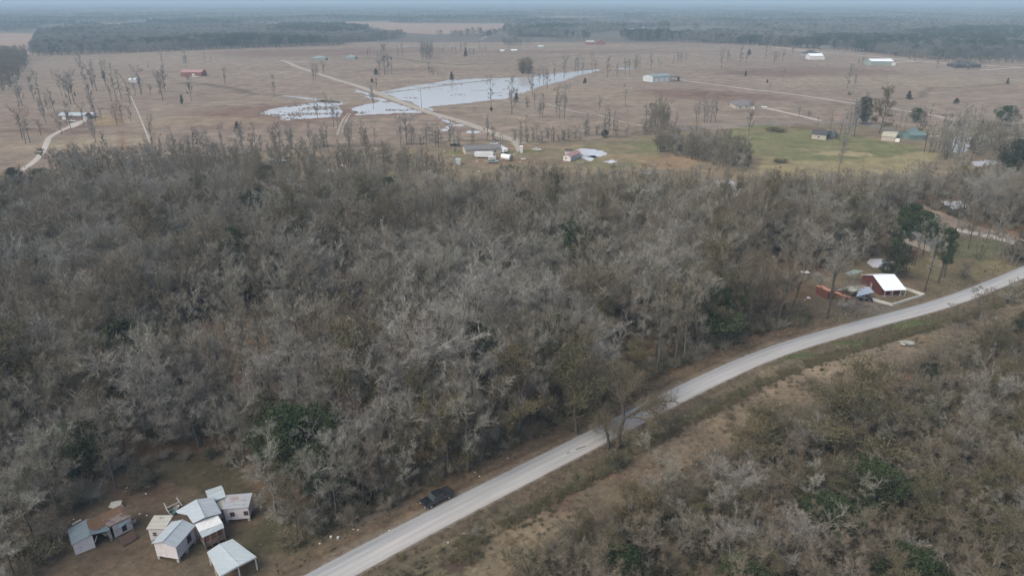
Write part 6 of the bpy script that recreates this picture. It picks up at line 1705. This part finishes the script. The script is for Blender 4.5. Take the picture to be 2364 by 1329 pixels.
def vehicle(px, py, heading, name, label, cat, body, shape="car", L=4.6):
    p = at(px, py); root = empty(name, (p.x, p.y, 0), heading); tag(root, label, cat)
    Wd = 1.8 if shape != "pickup" else 2.0; r = .34 if shape != "pickup" else .40
    if shape == "pickup":
        L = 5.8; low = [(-L/2, .55), (L/2 - .1, .5), (L/2, .75), (L/2 - .05, 1.12), (1.15, 1.22), (-L/2, 1.22)]
        cab = [(1.35, 1.2), (.75, 1.85), (-.85, 1.87), (-1.05, 1.2)]
    elif shape == "suv":
        low = [(-L/2, .45), (L/2, .45), (L/2, .95), (L/2 - 1.1, 1.05), (-L/2, 1.1)]; cab = [(L/2 - 1.2, 1.04), (L/2 - 1.9, 1.7), (-L/2 + .2, 1.7), (-L/2 + .02, 1.08)]
    else:
        low = [(-L/2, .40), (L/2, .38), (L/2, .68), (L/2 - 1.2, .92), (-L/2 + .9, .95), (-L/2, .85)]; cab = [(L/2 - 1.3, .9), (L/2 - 2.0, 1.38), (-L/2 + 1.3, 1.40), (-L/2 + .6, .93)]
    def hull(prof, w0, w1, ztop):
        m = MB(); n = len(prof); zs = [q[1] for q in prof]; zlo, zhi = min(zs), max(zs)
        for s in (-1, 1):
            for (x, z) in prof: 
                t = (z - zlo) / (zhi - zlo); m.v.append((x, s * (w0 * (1 - t) + w1 * t) / 2, z))
        m.f.append(tuple(range(n))); m.f.append(tuple(range(2 * n - 1, n - 1, -1)))
        for k in range(n): j = (k + 1) % n; m.f.append((k, n + k, n + j, j))
        return m
    b = hull(low, Wd * .98, Wd, 0).build("body", body, root)
    bv = b.modifiers.new("soft", 'BEVEL'); bv.width = .06; bv.segments = 2
    c = hull(cab, Wd * .95, Wd * .74, 0).build("cabin", M_GLASS, root)
    xs = [q[0] for q in cab]; zt = max(q[1] for q in cab)
    tops = [q for q in cab if q[1] > zt - .05]
    MB().box(min(q[0] for q in tops) - .05, max(q[0] for q in tops) + .05, -Wd * .37, Wd * .37, zt - .02, zt + .03).build("cabin_roof", body, root)
    if shape == "pickup":
        MB().box(-L/2 + .1, -1.15, -Wd/2 + .12, Wd/2 - .12, 1.215, 1.235).build("truck_bed", M_TYRE, root)
        rl = MB()
        for s in (-1, 1): rl.box(-L/2 + .02, -1.1, s * (Wd/2 - .06) - .05, s * (Wd/2 - .06) + .05, 1.21, 1.30)
        rl.box(-L/2, -L/2 + .08, -Wd/2 + .02, Wd/2 - .02, 1.21, 1.30); rl.build("bed_rail", body, root)
    for s in (-1, 1):
        for x in (-L * .32, L * .31): wheel(root, x, s * (Wd/2 - .1), r, s)
        MB().box(L/2 - .06, L/2 + .012, s * Wd * .36 - .15, s * Wd * .36 + .15, .62, .78).build("headlight", M_LAMP, root)
        MB().box(-L/2 - .012, -L/2 + .05, s * Wd * .4 - .1, s * Wd * .4 + .1, .72, .92).build("tail_light", M_TAIL, root)
    return root
vehicle(1009, 1156, math.radians(219), "pickup_truck", "black pickup truck parked on the verge under the wood edge", "pickup", M_BLACK, "pickup")
vehicle(*Z7(1500,545), math.radians(-25), "parked_car", "dark car nosed out under the blue-grey car shelter", "car", M_BLACK, "car")
vehicle(1240, 347.5, math.radians(-14), "parked_car", "white saloon car standing alone on the lawn right of the trailer yard", "car", M_CARWHITE, "car")
vehicle(1138, 376, math.radians(12), "pickup_truck", "pale green pickup in front of the white travel trailer", "pickup", M_CARGREEN, "pickup")
vehicle(1141, 333.5, math.radians(5), "parked_car", "white car behind the dark-roofed trailer house", "car", M_CARWHITE, "car")
vehicle(1050, 337.5, math.radians(8), "pickup_truck", "dark pickup left of the trailer house", "pickup", M_BLACK, "pickup")
vehicle(1764, 249, math.radians(-20), "parked_car", "white car parked where the straight pale drive begins", "car", M_CARWHITE, "suv")
vehicle(167, 281, math.radians(0), "parked_car", "white car before the ranch house garage", "car", M_CARWHITE, "car")
vehicle(2157, 317, math.radians(5), "parked_car", "pale car right of the teal wing", "car", M_CARWHITE, "suv")
vehicle(1560, 182, math.radians(10), "parked_car", "car beside the metal workshop awning", "car", M_CARWHITE, "suv")
vehicle(452, 178.5, math.radians(0), "parked_van", "white van in front of the long red-roofed barn", "van", M_CARWHITE, "suv", 7)

def travel_trailer(px, py, heading, L, label, wide=2.6, h=3.2):
    p = at(px, py); root = empty("travel_trailer", (p.x, p.y, 0), heading); tag(root, label, "trailer")
    prof = [(-L/2, .6), (L/2 - .9, .6), (L/2, 1.4), (L/2 - .15, h - .3), (L/2 - .8, h), (-L/2 + .25, h), (-L/2, h - .4)]
    b = MB().prism([(x, z) for x, z in prof], 'y', -wide/2, wide/2).build("body", M_CARWHITE, root)
    bv = b.modifiers.new("soft", 'BEVEL'); bv.width = .08; bv.segments = 2
    for x in (-L * .36, -L * .08, L * .22):
        MB().box(x - .55, x + .55, -wide/2 - .015, -wide/2 + .01, 1.55, 2.25).build("window", M_GLASS, root)
    MB().box(L * .06 - .35, L * .06 + .35, -wide/2 - .018, -wide/2 + .01, .75, 2.5).build("door", M_FRAME, root)
    MB().box(-L/2 + .3, L/2 - 1, -wide/2 - .014, -wide/2 + .01, .95, 1.1).build("stripe", M_TYRE, root)
    MB().box(-.4, .4, -.4, .4, h, h + .25).build("roof_unit", M_FRAME, root)
    for x in (-L * .12, -L * .02):
        for s in (-1, 1): wheel(root, x, s * (wide/2 - .12), .36, s)
    MB().tube((L/2 - .5, 0, .55), (L/2 + 1.0, 0, .5), .07).build("tow_bar", M_TYRE, root)
    return root
travel_trailer(1117, 364, math.radians(178), 10.5, "white travel trailer in front of the dark-roofed trailer house")
travel_trailer(1160, 352, math.radians(-68), 10, "white travel trailer at the right end of the trailer house, pointing away")
travel_trailer(217, 271, math.radians(-80), 7, "white camper with rounded front right of the ranch house", 2.6, 3.4)
# round tank
tk = empty("storage_tank", (*at(1170, 370)[:2], 0), math.radians(-40)); tag(tk, "white horizontal round tank right of the travel trailer", "tank")
m = MB(); m.tube((-3.0, 0, 1.7), (3.0, 0, 1.7), 1.6, n=24); m.build("shell", M_CARWHITE, tk)
m = MB(); m.tube((3.002, 0, 1.7), (3.25, 0, 1.7), 1.6, .9, n=24); m.build("end_cap", M_GREENWALL, tk)
m = MB(); m.box(-2.2, -1.8, -1, 1, 0, .6).box(1.8, 2.2, -1, 1, 0, .6); m.build("cradle", M_OLDWOOD, tk)
def crate(px, py, label, m, sx=2, sy=1.5, sz=1.2, name="storage_box", rz=.2):
    p = at(px, py); root = empty(name, (p.x, p.y, 0), rz); tag(root, label, "box")
    MB().box(-sx/2, sx/2, -sy/2, sy/2, 0, sz - .1).build("body", m, root)
    MB().box(-sx/2 - .05, sx/2 + .05, -sy/2 - .05, sy/2 + .05, sz - .1, sz).build("lid", M_CARWHITE, root)
crate(1136, 369, "white-topped box cover beside the pale green pickup", M_FRAME, 4, 2.5, 1.8)
crate(1208, 368, "flat white box on the muddy yard", M_CARWHITE, 2.4, 1.2, .5)
crate(633, 376, "pale green box-like camper half hidden in the wood edge", M_GREENWALL, 5.5, 2.4, 2.0)
crate(648, 378, "white topped box right of the half hidden camper", M_GREENWALL, 6.0, 2.4, 1.7)
crate(793, 385, "small white box shining through the wood edge", M_CARWHITE, 2.8, 1.6, .9)
crate(758, 397, "low white box half hidden under wood edge trees", M_CARWHITE, 6.5, 1.6, .9)
crate(1858, 633, "small junk box with pale lid in the clearing behind the rusty container", M_OLDWOOD, 2.4, 1.6, .8)
rr = random.Random(12)
for (px, py) in ((1027,349),(1040,367),(1046,360),(1100,375),(1101,371),(1120,371),(1186,357),(1192,352),(1200,374),(1158,366),(1105,396)):
    scrap(px, py, {1027:"white board lying left of the trailer house",1040:"white scrap on the grass, lower left of the trailer house",1046:"small white scrap between board and trailer",1100:"upright white scrap below the travel trailer",1101:"white scrap under the travel trailer end",1120:"white plank between trailer and green pickup",
        1186:"pale sheet on the yard right of the tank",1192:"pale sheet nearer the lane right of the tank",1200:"long pale sheet on the mud below the white box",1158:"white scrap beside the round tank",1105:"white scrap on the brown grass below the yard"}[px], M_DOORW, .9, "scrap_sheet")
dp = MB()
for k in range(40):
    p = at(rr.uniform(1156,1188), rr.uniform(385,393)); dp.tube(p + Vector((0, 0, -.05)), p + Vector((rr.uniform(-2, 2), rr.uniform(-2, 2), rr.uniform(.2, 1.8))), .16, n=4)
o = dp.build("brush_pile", M_DARK); tag(o, "dark burnt brush pile below the trailer yard", "brush pile")
rp = MB(); rr = random.Random(6)
for k in range(10):
    p = at(rr.uniform(2080,2108), rr.uniform(793,800)); rp.slab([(p.x + rr.uniform(-.9, .9), p.y + rr.uniform(-.7, .7), .2 + rr.random() * .6), (p.x + 1, p.y, .5 + .3 * rr.random()), (p.x + .6, p.y + 1.2, .5), (p.x - .5, p.y + .8, .3 + .4 * rr.random())], .04)
o = rp.build("rubble_heap", M_TINTAN); tag(o, "pale heap of crumpled sheet in the scrub below the road", "debris")

# utility poles
def pole(px, by, ty, label):
    p = at(px, by); h = height_at(px, by, ty); root = empty("utility_pole", (p.x, p.y, 0), .5); tag(root, label, "pole", None)
    MB().tube((0, 0, -.1), (0, 0, h), .22, .15, n=8).build("pole_shaft", M_OLDWOOD, root)
    MB().box(-1.2, 1.2, -.07, .07, h - 1.0, h - .85).build("cross_arm", M_OLDWOOD, root)
    m = MB()
    for x in (-1.0, -.4, .4, 1.0): m.tube((x, 0, h - .85), (x, 0, h - .65), .05)
    m.build("insulator", M_GLASS, root)
pole(973, 249, 207, "lone utility pole on the flooded side of the dirt road")
pole(1774, 228, 192, "lone utility pole beside the straight pale farm track")
pole(1885, 300, 270, "utility pole near the paved lane above the lawn house")
pole(1155, 333, 308, "utility pole where the dirt road meets the trailer yard")
pole(1728, 312, 285, "utility pole at the left edge of the green lawn")
pole(2068, 300, 285, "utility pole left of the teal cottage")

# --- the big forked tree leaning over the road
def big_tree():
    root = empty("roadside_tree", (*at(1425, 1034)[:2], 0)); tag(root, "big forked tree with sparse olive leaves spreading over the road", "tree")
    rng = np.random.default_rng(5); g0 = Geo(); g1 = Geo(); g2 = Geo()
    base = at(1425, 1036); A3 = []
    def go(P, r0, r1): 
        P = np.array([[p[0] - base.x, p[1] - base.y, p[2]] for p in P]); 
        Q = catmull([Vector(p) for p in P], 5); Q = np.array([tuple(q) for q in Q]); r = np.linspace(r0, r1, len(Q)); g0.tube(Q, r, 7); return Q, r
    def pt(x, y, dy, h):
        """point over the road: photo position at an estimated height"""
        p = at(x, y, h); return (p.x, p.y + dy, h)
    limbs = []
    limbs.append(go([pt(1425,1036,0,-.1), pt(1429,1010,0,2.2), pt(1434,985,0,4.6), pt(1440,965,0,6.2)], .44, .30))
    limbs.append(go([pt(1404,1036,0,-.1), pt(1404,1012,0,2.0), pt(1398,985,0,4.4), pt(1398,970,0,5.6), pt(1385,930,1,8.5), pt(1360,900,2,10.5)], .32, .10))
    T = (1440,965,6.2)
    for pts, r in (([(1440,965,0,6.2), (1470,948,0,7.4), (1493,934,0,8.0), (1520,927,0,8.3), (1552,925,0,8.0)], .26), ([(1462,958,0,7.0), (1490,943,0,7.6), (1512,945,-1,7.2), (1521,957,-2,6.2)], .16), ([(1450,962,0,6.5), (1475,958,-1,6.6), (1500,963,-2,6.0), (1512,964,-2,5.6)], .16),
        ([(1440,965,0,6.2), (1438,935,1,8.6), (1430,900,2,11.0), (1420,872,3,13.0)], .30), ([(1438,940,1,8.4), (1460,905,1,10.5), (1478,888,2,11.8)], .18), ([(1436,925,1,9.2), (1405,900,1,10.6), (1380,870,2,12.4), (1350,860,3,13.0)], .2),
        ([(1398,985,0,4.4), (1385,975,0,5.0), (1375,970,-1,5.2)], .1), ([(1399,985,0,4.4),(1412,990,0,4.4),(1422,997,0,4.0)], .1), ([(1385,930,1,8.5),(1350,925,1,8.8),(1320,915,2,9.2)], .14), ([(1360,900,2,10.5),(1335,880,3,11.5)], .1), ([(1430,900,2,11.0),(1455,870,3,12.6)], .12), ([(1405,900,1,10.6),(1395,865,3,13.0)], .12),
        ([(1436,990,0,4.2),(1446,990,-1,4.4),(1455,996,-1.5,4.0)], .08)):
        limbs.append(go([pt(*q) for q in pts], r, r * .3))
    for Q, r in limbs[1:]:
        L = np.linalg.norm(np.diff(Q, axis=0), axis=1).sum()
        for _ in range(int(10 + L * 8.0)):
            s = rng.uniform(.3, 1) * (len(Q) - 1); q = min(len(Q) - 2, int(s)); p = Q[q] + (Q[q + 1] - Q[q]) * (s - q)
            if p[2] < 3.5: continue
            d = (Q[q + 1] - Q[q]); d = d / np.linalg.norm(d) * .6 + rng.normal(0, .6, 3) + np.array([0, 0, .25]); d /= np.linalg.norm(d)
            l = rng.uniform(1.5, 3.0); B = np.array([p, p + d * l * .5 + rng.normal(0, .08, 3), p + d * l + rng.normal(0, .15, 3)])
            g1.tube(B, [.05, .03, .015], 4)
            for _ in range(5):
                t = rng.uniform(.2, 1); a = B[0] + (B[2] - B[0]) * t; dd = d * .6 + rng.normal(0, .6, 3); dd /= np.linalg.norm(dd); A3.append((a, dd * rng.uniform(.5, 1.1)))
    A = np.array([a for a, d in A3]); D = np.array([d for a, d in A3])
    g1.blades(A, D, .035, rng)
    k = rng.integers(0, len(A), len(A) * 5); a2 = A[k] + D[k] * rng.uniform(.2, 1, len(k))[:, None]; d2 = rng.normal(0, .3, (len(k), 3)) + D[k] * .3
    g1.blades(a2, d2, .032, rng)
    k = rng.integers(0, len(a2), 26000); g2.leaves(a2[k] + d2[k], .15, rng)
    for g, nm, m in ((g0, "trunk", M_BARKDARK), (g1, "crown", M_TAN), (g2, "foliage", M_OLIVE)):
        me = g.mesh(nm, m); c = bpy.data.objects.new(nm, me); COL.objects.link(c); c.parent = root
    root.location = (base.x, base.y, 0)
big_tree()

for o in bpy.data.objects:
    for k in ("_w", "_d"):
        if k in o: del o[k]
